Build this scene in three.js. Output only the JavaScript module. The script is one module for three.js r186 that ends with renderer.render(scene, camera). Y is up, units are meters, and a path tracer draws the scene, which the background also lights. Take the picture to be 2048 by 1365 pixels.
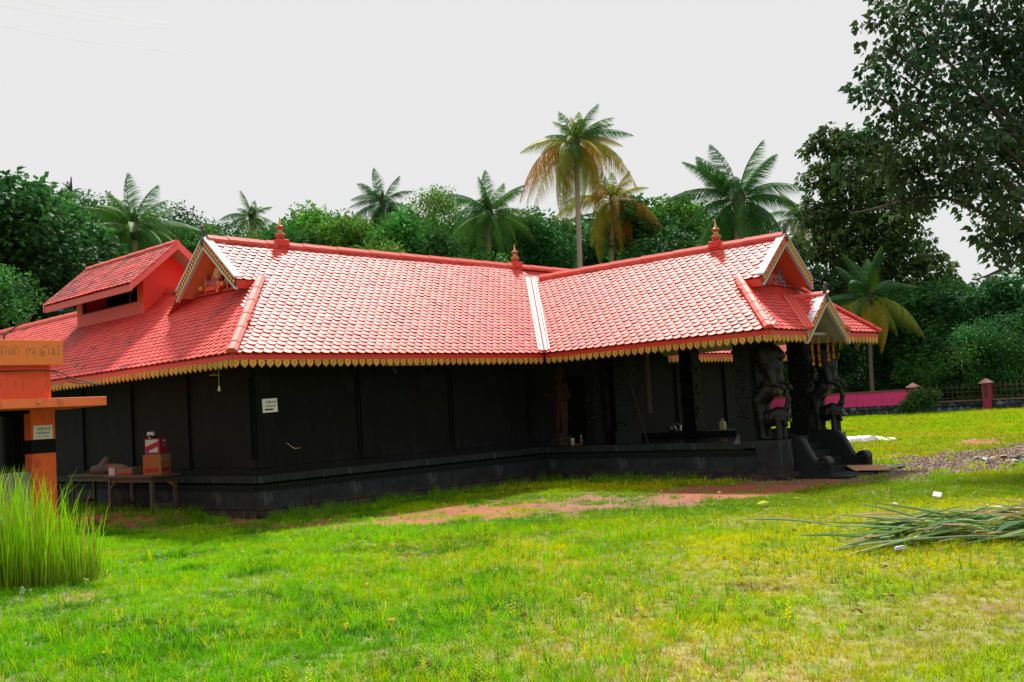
import * as THREE from 'three';
import { mergeGeometries } from 'three/addons/utils/BufferGeometryUtils.js';
import { MarchingCubes } from 'three/addons/objects/MarchingCubes.js';
import { RoundedBoxGeometry } from 'three/addons/geometries/RoundedBoxGeometry.js';

// ------------------------------------------------------------------ camera, sky, sun, exposure
const W = 1024, H = 682;
const scene = new THREE.Scene();
const camera = new THREE.PerspectiveCamera(36.79, W / H, 0.1, 900);
camera.position.set(-10.243, 1.65, 15.92);
camera.rotation.order = 'YXZ';
camera.rotation.set(3.891 * Math.PI / 180, -47.07 * Math.PI / 180, -3.412 * Math.PI / 180);
camera.updateMatrixWorld(true);
const renderer = new THREE.WebGLRenderer({ antialias: true });
renderer.setSize(W, H);
renderer.toneMapping = THREE.LinearToneMapping;
renderer.toneMappingExposure = 1.8;
renderer.shadowMap.enabled = true;

const SKY_LOW = 0.455;                       // a white, hazy sky, brighter overhead
{
  const w = 64, h = 64, d = new Float32Array(w * h * 4);
  for (let j = 0; j < h; j++) for (let i = 0; i < w; i++) {
    const el = ((j + 0.5) / h - 0.5) * Math.PI;
    const k = Math.min(1, Math.max(0, (el - 0.42) / 0.9)), s = k * k * (3 - 2 * k);
    const L = el < -0.02 ? 0.12 : SKY_LOW * (1 + 0.6 * s);
    d.set([L, L * 1.0, L * 1.005, 1], (j * w + i) * 4);
  }
  const t = new THREE.DataTexture(d, w, h, THREE.RGBAFormat, THREE.FloatType);
  t.mapping = THREE.EquirectangularReflectionMapping; t.magFilter = THREE.LinearFilter; t.needsUpdate = true;
  scene.background = t; scene.environment = t;
}
const sun = new THREE.DirectionalLight(new THREE.Color(1, 0.95, 0.86), 4.9);
sun.position.set(44, 80, -39); sun.target.position.set(0, 0, 0);
sun.castShadow = true; sun.shadow.radius = 10; sun.shadow.mapSize.set(4096, 4096);
Object.assign(sun.shadow.camera, { left: -70, right: 70, top: 70, bottom: -70, near: 1, far: 300 });
scene.add(sun, sun.target);

// ------------------------------------------------------------------ helpers
let seed = 20240613;
const rnd = () => { seed = (seed + 0x6d2b79f5) | 0; let t = Math.imul(seed ^ (seed >>> 15), 1 | seed); t = (t + Math.imul(t ^ (t >>> 7), 61 | t)) ^ t; return ((t ^ (t >>> 14)) >>> 0) / 4294967296; };
const rr = (a, b) => a + (b - a) * rnd();
const pick = (a) => a[Math.floor(rnd() * a.length)];
const V3 = (x, y, z) => new THREE.Vector3(x, y, z);
const clamp = (x, a, b) => Math.min(b, Math.max(a, x));
const sm = (a, b, x) => { const t = clamp((x - a) / (b - a), 0, 1); return t * t * (3 - 2 * t); };
const hash = (x, y) => { let h = Math.imul(x | 0, 374761393) + Math.imul(y | 0, 668265263); h = Math.imul(h ^ (h >>> 13), 1274126177); return ((h ^ (h >>> 16)) >>> 0) / 4294967296; };
const noise = (x, y) => { const i = Math.floor(x), j = Math.floor(y), f = x - i, g = y - j, u = f * f * (3 - 2 * f), v = g * g * (3 - 2 * g); return (hash(i, j) * (1 - u) + hash(i + 1, j) * u) * (1 - v) + (hash(i, j + 1) * (1 - u) + hash(i + 1, j + 1) * u) * v; };
const fbm = (x, y, o = 4) => { let s = 0, a = 0.5, n = 0; for (let i = 0; i < o; i++) { s += a * noise(x, y); n += a; x = x * 2.03 + 17.1; y = y * 2.03 + 5.3; a *= 0.5; } return s / n; };
const taken = {};
const numbered = (n) => { const k = taken[n] = (taken[n] ?? -1) + 1; return k ? n + '_' + String(k).padStart(3, '0') : n; };
function setShadow(o) { o.castShadow = true; o.receiveShadow = true; return o; }
function tag(o, label, category, group, kind) { if (label) o.userData.label = label; if (category) o.userData.category = category; if (group) o.userData.group = group; if (kind) o.userData.kind = kind; return o; }
function thing(name, label, category, pos = [0, 0, 0], turn = 0, group) { const g = new THREE.Group(); g.name = numbered(name); g.position.set(...pos); g.rotation.y = turn; scene.add(g); return tag(g, label, category, group); }
function part(parent, name, geo, m) { const o = setShadow(new THREE.Mesh(geo, m)); o.name = name; parent.add(o); return o; }
function top(name, geo, m, label, category, group, kind) { const o = setShadow(new THREE.Mesh(geo, m)); o.name = numbered(name); scene.add(o); return tag(o, label, category, group, kind); }
const box = (x0, x1, y0, y1, z0, z1) => new THREE.BoxGeometry(x1 - x0, y1 - y0, z1 - z0).translate((x0 + x1) / 2, (y0 + y1) / 2, (z0 + z1) / 2);
const rbox = (x0, x1, y0, y1, z0, z1, r = 0.01) => new RoundedBoxGeometry(x1 - x0, y1 - y0, z1 - z0, 1, r).translate((x0 + x1) / 2, (y0 + y1) / 2, (z0 + z1) / 2);
const plain = (g) => { const n = g.index ? g.toNonIndexed() : g; for (const k of Object.keys(n.attributes)) if (!['position', 'normal', 'uv', 'color'].includes(k)) n.deleteAttribute(k); if (!n.attributes.uv) n.setAttribute('uv', new THREE.BufferAttribute(new Float32Array(n.attributes.position.count * 2), 2)); return n; };
const merge = (list) => mergeGeometries(list.map(plain));
const basis = (U, V, N, O) => new THREE.Matrix4().makeBasis(U, V, N).setPosition(O);
const beam = (a, b, w, h, up = V3(0, 1, 0)) => { const d = b.clone().sub(a), L = d.length(), Z = d.normalize(), X = up.clone().cross(Z).normalize(), Y = Z.clone().cross(X); return new THREE.BoxGeometry(w, h, L).applyMatrix4(basis(X, Y, Z, a.clone().add(b).multiplyScalar(0.5))); };
const tube = (pts, r, seg = 12, rad = 6) => new THREE.TubeGeometry(new THREE.CatmullRomCurve3(pts.map((p) => (p.isVector3 ? p : V3(...p)))), seg, r, rad);
function taperTube(pts, radii, seg = 16, rad = 7) {     // a tube whose radius follows radii
  const c = new THREE.CatmullRomCurve3(pts.map((p) => (p.isVector3 ? p : V3(...p)))), g = new THREE.TubeGeometry(c, seg, 1, rad), P = g.attributes.position;
  for (let i = 0; i <= seg; i++) { const t = i / seg, f = t * (radii.length - 1), k = Math.min(radii.length - 2, Math.floor(f)), r = radii[k] + (radii[k + 1] - radii[k]) * (f - k), q = c.getPointAt(t);
    for (let j = 0; j <= rad; j++) { const n = i * (rad + 1) + j; P.setXYZ(n, q.x + (P.getX(n) - q.x) * r, q.y + (P.getY(n) - q.y) * r, q.z + (P.getZ(n) - q.z) * r); } }
  return g;
}
function sculpt(bones, res, cell0 = 0.06) {             // bones: [ax,ay,az,ra, bx,by,bz,rb]; one smooth skin over all of them
  let lo = V3(1e9, 1e9, 1e9), hi = V3(-1e9, -1e9, -1e9);
  for (const b of bones) for (const o of [0, 4]) { const r = b[o + 3] + 0.05; lo.min(V3(b[o] - r, b[o + 1] - r, b[o + 2] - r)); hi.max(V3(b[o] + r, b[o + 1] + r, b[o + 2] + r)); }
  const c = lo.clone().add(hi).multiplyScalar(0.5), half = Math.max(hi.x - lo.x, hi.y - lo.y, hi.z - lo.z) / 2 * 1.06;
  const mc = new MarchingCubes(res, new THREE.MeshStandardMaterial(), false, false, 120000); mc.isolation = 0;
  for (let k = 0; k < res; k++) for (let j = 0; j < res; j++) for (let i = 0; i < res; i++) {
    const x = c.x + (i - res / 2) / (res / 2) * half, y = c.y + (j - res / 2) / (res / 2) * half, z = c.z + (k - res / 2) / (res / 2) * half;
    let s = 0;
    for (const b of bones) { const dx = b[4] - b[0], dy = b[5] - b[1], dz = b[6] - b[2], L = dx * dx + dy * dy + dz * dz; const t = L ? clamp(((x - b[0]) * dx + (y - b[1]) * dy + (z - b[2]) * dz) / L, 0, 1) : 0;
      const d = Math.hypot(x - b[0] - dx * t, y - b[1] - dy * t, z - b[2] - dz * t) - (b[3] + (b[7] - b[3]) * t); s += Math.exp(-d / cell0 * 2.2); }
    mc.field[i + j * res + k * res * res] = Math.log(Math.max(s, 1e-30)) * cell0 / 2.2;
  }
  mc.update();
  const n = mc.count ?? mc.geometry.drawRange.count, g = new THREE.BufferGeometry(), p = mc.positionArray.slice(0, n * 3);
  for (let i = 0; i < n; i++) { p[3 * i] = p[3 * i] * half + c.x; p[3 * i + 1] = p[3 * i + 1] * half + c.y; p[3 * i + 2] = p[3 * i + 2] * half + c.z; }
  g.setAttribute('position', new THREE.BufferAttribute(p, 3)); g.setAttribute('normal', new THREE.BufferAttribute(mc.normalArray.slice(0, n * 3), 3));
  g.setAttribute('uv', new THREE.BufferAttribute(new Float32Array(n * 2), 2));
  return g;
}
// a pixel of the 2048-wide photograph at a distance (measured along the view axis) as a point in the place
const FPX = 2052.85;
const at = (px, py, s) => V3((px - 1024) / FPX, -(py - 682.5) / FPX, -1).multiplyScalar(s).applyMatrix4(camera.matrixWorld);
const RGB = (r, g, b) => new THREE.Color().setRGB(r, g, b);
const mat = (r, g, b, rough = 0.8, o = {}) => new ('specularIntensity' in o ? THREE.MeshPhysicalMaterial : THREE.MeshStandardMaterial)({ color: RGB(r, g, b), roughness: rough, side: THREE.DoubleSide, ...o });
const toS = (v) => Math.round(255 * clamp(v <= 0.0031308 ? v * 12.92 : 1.055 * Math.pow(v, 1 / 2.4) - 0.055, 0, 1));
function dataTex(n, f, srgb, rep) {
  const d = new Uint8Array(n * n * 4);
  for (let y = 0; y < n; y++) for (let x = 0; x < n; x++) { const c = f(x / n, y / n); for (let k = 0; k < 3; k++) d[(y * n + x) * 4 + k] = srgb ? toS(c[k]) : Math.round(255 * clamp(c[k], 0, 1)); d[(y * n + x) * 4 + 3] = 255; }
  const t = new THREE.DataTexture(d, n, n); t.magFilter = THREE.LinearFilter; t.wrapS = t.wrapT = rep ? THREE.RepeatWrapping : THREE.ClampToEdgeWrapping; if (srgb) t.colorSpace = THREE.SRGBColorSpace; t.needsUpdate = true; return t;
}
const tnoise = (u, v, f, o) => { const a = fbm(u * f, v * f, o), b = fbm((u - 1) * f, v * f, o), c = fbm(u * f, (v - 1) * f, o), d = fbm((u - 1) * f, (v - 1) * f, o); return (a * (1 - u) + b * u) * (1 - v) + (c * (1 - u) + d * u) * v; };
// metre uv for boxes and other flat-sided pieces
function boxUV(g, k = 1) { const n = plain(g), P = n.attributes.position, N = n.attributes.normal, uv = n.attributes.uv; for (let i = 0; i < P.count; i++) { const ax = Math.abs(N.getX(i)), ay = Math.abs(N.getY(i)), az = Math.abs(N.getZ(i)); const x = P.getX(i) * k, y = P.getY(i) * k, z = P.getZ(i) * k; if (ay >= ax && ay >= az) uv.setXY(i, x, z); else if (ax >= az) uv.setXY(i, z, y); else uv.setXY(i, x, y); } return n; }

// ------------------------------------------------------------------ materials
const stoneMap = dataTex(512, (u, v) => { const a = tnoise(u, v, 6, 5), b = tnoise(u, v, 40, 2), st = tnoise(u, v * 0.25, 24, 3); const k = 0.0015 + 0.009 * a * a * a + 0.002 * b + 0.006 * sm(0.58, 0.8, st); return [k * 0.9, k * 1.15, k * 1.3]; }, true, true);
stoneMap.repeat.set(0.5, 0.5);
const blockMap = dataTex(512, (u, v) => { const a = tnoise(u, v, 7, 5), b = tnoise(u, v, 44, 2), st = tnoise(u, v * 0.25, 26, 3), dust = sm(0.16, 0.0, v) * sm(0.35, 0.6, tnoise(u, v, 18, 3)); const k = 0.006 + 0.032 * a * a + 0.008 * b + 0.035 * sm(0.6, 0.8, st) * sm(0.1, 0.5, a); return [k + 0.05 * dust, k * 1.2 + 0.022 * dust, k * 1.25 + 0.013 * dust]; }, true, true);
blockMap.repeat.set(0.5, 0.5);
const stoneBump = dataTex(256, (u, v) => { const a = tnoise(u, v, 30, 3); return [a, a, a]; }, false, true);
const M = {
  stone: new THREE.MeshPhysicalMaterial({ map: stoneMap, bumpMap: stoneBump, bumpScale: 0.006, roughness: 0.8, specularIntensity: 0.4, side: THREE.DoubleSide }),
  stonePale: mat(0.026, 0.030, 0.030, 0.8, { specularIntensity: 0.4, bumpMap: stoneBump, bumpScale: 0.006 }),
  stoneB: mat(0.014, 0.017, 0.017, 0.8, { specularIntensity: 0.4, bumpMap: stoneBump, bumpScale: 0.006 }),
  stoneC: mat(0.010, 0.013, 0.013, 0.8, { specularIntensity: 0.4, bumpMap: stoneBump, bumpScale: 0.006 }),
  block: new THREE.MeshPhysicalMaterial({ map: blockMap, bumpMap: stoneBump, bumpScale: 0.006, roughness: 0.85, specularIntensity: 0.4, side: THREE.DoubleSide }),
  groove: mat(0.003, 0.003, 0.003, 0.95, { specularIntensity: 0.2 }),
  black: mat(0.005, 0.006, 0.006, 0.7, { specularIntensity: 0.3 }),
  idol: mat(0.004, 0.0055, 0.006, 0.5, { specularIntensity: 0.6 }),
  polished: mat(0.012, 0.012, 0.013, 0.14),
  red: mat(0.62, 0.03, 0.014, 0.5),
  redDull: mat(0.42, 0.03, 0.022, 0.6),
  salmon: mat(0.66, 0.22, 0.13, 0.7),
  cream: mat(0.34, 0.32, 0.28, 0.85),
  white: mat(0.72, 0.73, 0.74, 0.55),
  gold: mat(0.62, 0.34, 0.07, 0.45),
  goldDk: mat(0.36, 0.14, 0.022, 0.6),
  dark: mat(0.003, 0.003, 0.003, 0.95, { specularIntensity: 0.2 }),
  pinkCap: mat(0.62, 0.075, 0.05, 0.55), capWhite: mat(0.44, 0.46, 0.48, 0.7),
};
const tileM = (r, g, b, ro) => mat(r, g, b, ro, { ior: 1.62, specularIntensity: 1 });
const tileMats = [tileM(0.58, 0.034, 0.022, 0.64), tileM(0.50, 0.028, 0.02, 0.66), tileM(0.62, 0.048, 0.034, 0.63)];

// ------------------------------------------------------------------ the temple
const T = 0.86, SF = Math.sqrt(1 + T * T), OV = 1.037, HE = 2.87, LA = 7.81, WB = 2.722, BZ = 5.524, WA = 3.622;
const HA = HE + T * (WA / 2 + OV), HB = HE + T * (WB / 2 + OV), HC = HE + T * (1.077 + OV), XC = LA + WB / 2, ZR = -WA / 2, KB = WB / 2 + OV, KA = WA / 2 + OV, KC = 1.077 + OV;
const temple = thing('temple', 'black-walled temple with red scalloped tile roofs and gold eave fringe', 'temple');
const roof = new THREE.Group(); roof.name = 'roof'; temple.add(roof);

// roof planes: a frame (O eave start, U along the eave, V up the slope, N out) and an outline in (u, run); run is the horizontal distance from the eave
const tileSpots = [];
const inside = (poly, x, y) => { let c = false; for (let i = 0, j = poly.length - 1; i < poly.length; j = i++) { const [a, b] = poly[i], [d, e] = poly[j]; if ((b > y) !== (e > y) && x < (d - a) * (y - b) / (e - b) + a) c = !c; } return c; };
function roofFace(O, U, run, poly, o = {}) {
  const V = run.clone().add(V3(0, T, 0)).normalize(), N = U.clone().cross(V), P = poly.map(([u, r]) => [u, r * SF]);
  const shape = new THREE.Shape(P.map(([u, v]) => new THREE.Vector2(u, v)));
  const m = basis(U, V, N, O);
  part(roof, 'roof_deck', new THREE.ExtrudeGeometry(shape, { depth: 0.04, bevelEnabled: false }).translate(0, 0, -0.055).applyMatrix4(m), M.redDull);
  part(roof, 'soffit', new THREE.ExtrudeGeometry(shape, { depth: 0.02, bevelEnabled: false }).translate(0, 0, -0.09).applyMatrix4(m), M.cream);
  if (o.tiles === false) return;
  const cw = 0.2, ch = 0.117, us = P.map((p) => p[0]), vs = P.map((p) => p[1]), v1 = Math.max(...vs), u0 = Math.min(...us), u1 = Math.max(...us);
  for (let r = 0; r * ch < Math.min(v1, o.vMax ?? 99); r++) for (let c = -1; c * cw < u1 - u0 + cw; c++) {
    const u = u0 + (c + (r % 2 ? 0.5 : 0)) * cw + 0.1, v = r * ch - 0.03;
    if (!inside(P, u, v + 0.09) && !inside(P, u, v + 0.05)) continue;
    if (o.skip && o.skip(u, v / SF)) continue;
    tileSpots.push({ p: O.clone().addScaledVector(U, u).addScaledVector(V, v), U, V, N });
  }
}
const X = V3(1, 0, 0), Y = V3(0, 1, 0), Z = V3(0, 0, 1), nX = V3(-1, 0, 0), nZ = V3(0, 0, -1);
// long range, front slope (left of the entrance wing and, mirrored, beyond it)
roofFace(V3(-OV, HE, OV), X, nZ, [[0, 0], [LA, 0], [LA + KB, KB], [LA + KB, KA], [1.237, KA], [1.237, 1.79], [1.79, 1.79]]);
roofFace(V3(-OV, HE, OV), X, nZ, [[20.414, 0], [20.414 - LA, 0], [LA + KB, KB], [LA + KB, KA], [19.177, KA], [19.177, 1.79], [18.62, 1.79]], { vMax: 0.5 });
// entrance wing: near slope, far slope, hip end
roofFace(V3(LA - OV, HE, OV), Z, X, [[0, 0], [BZ, 0], [BZ - 1.31, 1.31], [BZ - 0.787, 1.31], [BZ - 0.787, KB], [-KB, KB]]);
roofFace(V3(LA + WB + OV, HE, OV), nZ, nX, [[0, 0], [-BZ, 0], [-BZ + 1.31, 1.31], [-BZ + 0.787, 1.31], [-BZ + 0.787, KB], [KB, KB]], { vMax: 0.3 });
roofFace(V3(LA - OV, HE, BZ + OV), X, nZ, [[0, 0], [KB - 0.86, 0], [KB, 0.86], [KB + 0.86, 0], [2 * KB, 0], [2 * KB - 1.31, 1.31], [1.31, 1.31]]);
// left range: slope that faces left
roofFace(V3(-OV, HE, 0), Z, X, [[OV, 0], [-16, 0], [-16, KC], [-3.2, KC], [-2.87, 1.79], [-0.75, 1.79]], { skip: (u, r) => r > 1.6 && u < -4.95 && u > -8.0 });
// porch gablet over the steps
roofFace(V3(XC - 0.86, HE, BZ + OV), Z, X, [[-0.01, -0.02], [-0.86, 0.86], [-0.01, 0.86]]);
roofFace(V3(XC + 0.86, HE, BZ + OV), nZ, nX, [[0.01, -0.02], [0.86, 0.86], [0.01, 0.86]], { vMax: 0.2 });
{ // slopes that face away
  const quad = (...p) => { const g = new THREE.BufferGeometry(); g.setAttribute('position', new THREE.Float32BufferAttribute([0, 1, 2, 0, 2, 3].flatMap((i) => p[i]), 3)); g.computeVertexNormals(); return g; };
  const back = HE - 0.05;
  part(roof, 'roof_deck', merge([
    quad([0.2, HA - 0.06, ZR], [18.14, HA - 0.06, ZR], [18.14, back, ZR - KA], [0.2, back, ZR - KA]),
    quad([1.077, HC - 0.06, -2.9], [1.077, HC - 0.06, -16], [1.077 + KC, back, -16], [1.077 + KC, back, -2.9]),
    quad([18.34 + OV, HE - 0.06, OV], [17.6, 4.35, -0.7], [17.6, 4.35, -2.9], [18.34 + OV, HE - 0.06, -4.66]),
  ]), M.redDull);
}
// dormer roof on the left range
const DZ0 = -8.73, DZ1 = -4.4, DY = 5.73, DX = 1.077;
roofFace(V3(0, DY - T * DX, DZ0), Z, X, [[0, 0], [DZ1 - DZ0, 0], [DZ1 - DZ0, DX], [0, DX]]);
roofFace(V3(2 * DX, DY - T * DX, DZ1), nZ, nX, [[0, 0], [DZ1 - DZ0, 0], [DZ1 - DZ0, DX], [0, DX]], { tiles: false });

// scalloped tiles: the 300 nearest are pieces of their own
function tileGeo(w, L, d) {
  const n = 7, a = [], top = 0.042, th = 0.02, pos = [], tri = (...p) => p.forEach((q) => pos.push(...q));
  for (let i = 0; i <= n; i++) { const f = -1 + 2 * i / n; a.push([f * w / 2, d * (1 - Math.sqrt(Math.max(0, 1 - f * f * 0.98)))]); }
  const zt = (y) => top - 0.03 * (y / L);
  const up = (p) => [p[0], p[1], zt(p[1]) - 0.004 * (p[0] / w * 2) ** 2], dn = (p) => [p[0], p[1] + 0.006, zt(p[1]) - th];
  const A = [-w / 2, L], B = [w / 2, L];
  for (let i = 0; i < n; i++) { tri(up([0, L]), up(a[i]), up(a[i + 1])); tri(up(a[i]), dn(a[i]), dn(a[i + 1])); tri(up(a[i]), dn(a[i + 1]), up(a[i + 1])); }
  tri(up([0, L]), up(A), up(a[0])); tri(up([0, L]), up(a[n]), up(B));
  tri(up(A), dn(A), dn(a[0])); tri(up(A), dn(a[0]), up(a[0])); tri(up(a[n]), dn(a[n]), dn(B)); tri(up(a[n]), dn(B), up(B));
  const g = new THREE.BufferGeometry(); g.setAttribute('position', new THREE.Float32BufferAttribute(pos, 3)); g.computeVertexNormals(); return g;
}
const tileG = [tileGeo(0.193, 0.24, 0.085), tileGeo(0.19, 0.24, 0.08), tileGeo(0.195, 0.24, 0.09)];
{
  const eye = camera.position;
  tileSpots.sort((a, b) => a.p.distanceTo(eye) - b.p.distanceTo(eye));
  const place = (s) => { const q = new THREE.Matrix4().makeRotationFromEuler(new THREE.Euler(rr(-0.025, 0.025), rr(-0.025, 0.025), rr(-0.025, 0.025))); return basis(s.U, s.V, s.N, s.p.clone().addScaledVector(s.N, rr(0, 0.004) + 0.022 * (fbm(s.p.x * 0.8 + s.p.z * 0.3, s.p.z * 0.8 + s.p.y, 2) - 0.5)).addScaledVector(s.U, rr(-0.004, 0.004)).addScaledVector(s.V, rr(-0.006, 0.004))).multiply(q); };
  tileSpots.slice(0, 300).forEach((s) => { const o = part(roof, 'roof_tile', pick(tileG), rnd() < 0.6 ? tileMats[0] : pick(tileMats)); o.applyMatrix4(place(s)); });
  const rest = tileSpots.slice(300), im = new THREE.InstancedMesh(tileG[0], tileM(1, 1, 1, 0.64), rest.length); im.name = 'roof_tiles'; im.userData.kind = 'stuff'; setShadow(im);
  rest.forEach((s, i) => { im.setMatrixAt(i, place(s)); const dorm = s.p.y > 4.85 && s.p.z < -4, dirt = rnd() < (dorm ? 0.12 : 0.014) ? 0.4 : dorm ? 0.8 : 1, k = rr(0.86, 1.1) * dirt * (1 - 0.4 * sm(0.55, 0.78, fbm(s.p.x * 0.9 + 3, s.p.y * 0.5 + s.p.z * 0.9, 3))); im.setColorAt(i, RGB(0.58 * k, rr(0.026, 0.052) * k, rr(0.018, 0.038) * k)); });
  temple.add(im);
}
// ridge, hip and valley tiles
function capRun(a, b, w, h, len, name, m, sink = 0) {   // roof-shaped caps laid end to end from a to b
  const d = b.clone().sub(a), L = d.length(), n = Math.max(1, Math.round(L / len)), dir = d.normalize(), side = dir.clone().cross(Y).normalize(), up = side.clone().cross(dir).normalize();
  const s = new THREE.Shape([[-w / 2, 0], [-w / 2, h * 0.45], [-w * 0.22, h], [w * 0.22, h], [w / 2, h * 0.45], [w / 2, 0]].map((p) => new THREE.Vector2(...p)));
  const g = new THREE.ExtrudeGeometry(s, { depth: L / n + 0.02, bevelEnabled: false });
  for (let i = 0; i < n; i++) { const o = part(roof, name, g, m); o.applyMatrix4(basis(side.clone().negate(), up, dir.clone(), a.clone().addScaledVector(dir, i * L / n).addScaledVector(up, sink + (i % 2) * 0.004)).multiply(new THREE.Matrix4().makeRotationX(0.02))); }
}
capRun(V3(0.26, HA, ZR), V3(18.1, HA, ZR), 0.2, 0.13, 0.45, 'ridge_tile', M.pinkCap, -0.03);
capRun(V3(XC, HB, -1.0), V3(XC, HB, BZ + 0.2), 0.2, 0.13, 0.45, 'ridge_tile', M.pinkCap, -0.03);
capRun(V3(1.077, HC, -15.9), V3(1.077, HC, -8.2), 0.2, 0.12, 0.45, 'ridge_tile', M.pinkCap, -0.03);
capRun(V3(1.077, HC, -4.8), V3(1.077, HC, -3.2), 0.2, 0.12, 0.45, 'ridge_tile', M.pinkCap, -0.03);
capRun(V3(DX, DY, DZ0), V3(DX, DY, DZ1), 0.16, 0.08, 0.45, 'ridge_tile', M.pinkCap, -0.01);
capRun(V3(XC, HE + T * 0.86, 5.75), V3(XC, HE + T * 0.86, 6.5), 0.14, 0.09, 0.37, 'ridge_tile', M.pinkCap, -0.02);
const hip = (k) => T * k + HE;
capRun(V3(-OV + 0.0, HE, OV - 0.0), V3(-OV + 1.82, hip(1.82), OV - 1.82), 0.19, 0.085, 0.27, 'hip_tile', M.pinkCap, 0.015);
capRun(V3(LA - OV, HE, BZ + OV), V3(LA - OV + 1.34, hip(1.34), BZ + OV - 1.34), 0.19, 0.085, 0.2, 'hip_tile', M.pinkCap, 0.015);
capRun(V3(LA + WB + OV, HE, BZ + OV), V3(LA + WB + OV - 1.34, hip(1.34), BZ + OV - 1.34), 0.19, 0.085, 0.2, 'hip_tile', M.red, 0.015);
function valley(a, b, w) {                              // broad flashing with a raised rib on each edge
  const d = b.clone().sub(a), L = d.length(), dir = d.normalize(), side = dir.clone().cross(Y).normalize(), up = side.clone().cross(dir).normalize();
  const s = new THREE.Shape([[-w / 2, -0.02], [-w / 2, 0.05], [-w / 2 + 0.03, 0.05], [-w / 2 + 0.05, 0.03], [-0.02, 0.025], [0, 0.04], [0.02, 0.025], [w / 2 - 0.05, 0.03], [w / 2 - 0.03, 0.05], [w / 2, 0.05], [w / 2, -0.02]].map((p) => new THREE.Vector2(...p)));
  const o = part(roof, 'valley_strip', new THREE.ExtrudeGeometry(s, { depth: L, bevelEnabled: false }), M.pinkCap); o.applyMatrix4(basis(side.clone().negate(), up, dir, a.clone().addScaledVector(up, 0.06)));
}
valley(V3(LA - OV - 0.02, HE, OV + 0.02), V3(XC - 0.02, HB, -KB + OV + 0.02), 0.26);
valley(V3(XC - 0.86, HE - 0.02, BZ + OV), V3(XC, HE + T * 0.86, BZ + OV - 0.86), 0.2);
valley(V3(XC + 0.86, HE - 0.02, BZ + OV), V3(XC, HE + T * 0.86, BZ + OV - 0.86), 0.2);

// eaves: red fascia with a hanging row of gold shields
const shieldG = (() => {
  const s = new THREE.Shape(); s.moveTo(-0.062, 0); s.lineTo(0.062, 0);
  const pts = [[0.074, -0.02], [0.066, -0.04], [0.076, -0.062], [0.064, -0.085], [0.062, -0.105], [0.04, -0.125], [0.022, -0.135], [0, -0.155]];
  for (const p of pts) s.lineTo(...p); for (const p of pts.slice(0, -1).reverse()) s.lineTo(-p[0], p[1]); s.closePath();
  const g = new THREE.ExtrudeGeometry(s, { depth: 0.018, bevelEnabled: false });
  const parts = [[g, [0.50, 0.225, 0.035]]];
  const ring = new THREE.TorusGeometry(0.043, 0.011, 4, 10).translate(0, -0.068, 0.02); parts.push([ring, [0.80, 0.50, 0.12]]);
  parts.push([new THREE.SphereGeometry(0.02, 6, 3, 0, 6.283, 0, 1.571).rotateX(1.571).translate(0, -0.068, 0.016), [0.72, 0.28, 0.03]]);
  for (const a of [-0.055, 0.055]) parts.push([new THREE.SphereGeometry(0.014, 5, 3).translate(a, -0.02, 0.018), [0.80, 0.52, 0.14]]);
  parts.push([new THREE.ConeGeometry(0.016, 0.05, 4).rotateX(3.14).translate(0, -0.126, 0.014), [0.80, 0.50, 0.12]]);
  return mergeGeometries(parts.map(([q, c]) => { const n = plain(q); const col = new Float32Array(n.attributes.position.count * 3); for (let i = 0; i < col.length; i++) col[i] = c[i % 3]; n.setAttribute('color', new THREE.BufferAttribute(col, 3)); return n; }));
})();
const shieldM = [1, 0.9, 0.8].map((k) => mat(k, k, k * 0.95, 0.5, { vertexColors: true }));
const fascia = new THREE.Group(); fascia.name = 'eave_fascia'; temple.add(fascia);
function eave(a, b, out, gap) {
  const d = b.clone().sub(a), L = d.length(), dir = d.normalize(), n = Math.round(L / 0.165), up = Y;
  const A = a.clone().addScaledVector(out, -0.035), B = b.clone().addScaledVector(out, -0.035);
  if (!gap) part(fascia, 'fascia_board', beam(A.clone().setY(HE - 0.05), B.clone().setY(HE - 0.05), 0.03, 0.1), M.red);
  else for (const [p, q] of gap) part(fascia, 'fascia_board', beam(A.clone().addScaledVector(dir, p).setY(HE - 0.05), A.clone().addScaledVector(dir, q).setY(HE - 0.05), 0.03, 0.1), M.red);
  for (let i = 0; i < n; i++) { const u = (i + 0.5) * L / n; if (gap && !gap.some(([p, q]) => u > p && u < q)) continue;
    const o = part(fascia, 'eave_shield', shieldG, pick(shieldM)); o.applyMatrix4(basis(up.clone().cross(out), up, out.clone(), a.clone().addScaledVector(dir, u).setY(HE - 0.085).addScaledVector(out, -0.05 + rr(0, 0.006))).multiply(new THREE.Matrix4().makeRotationZ(rr(-0.05, 0.05)))); }
}
eave(V3(-OV, HE, OV), V3(LA - OV, HE, OV), Z);
eave(V3(LA - OV, HE, OV), V3(LA - OV, HE, BZ + OV), nX);
eave(V3(LA - OV, HE, BZ + OV), V3(LA + WB + OV, HE, BZ + OV), Z, [[0, KB - 0.82], [KB + 0.82, 2 * KB]]);
eave(V3(-OV, HE, -10.5), V3(-OV, HE, OV), nX);
part(fascia, 'fascia_board', beam(V3(-OV + 0.035, HE - 0.05, -16), V3(-OV + 0.035, HE - 0.05, -10.5), 0.03, 0.1), M.red);
eave(V3(LA + WB + OV, HE, OV), V3(19.377, HE, OV), Z);

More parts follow.
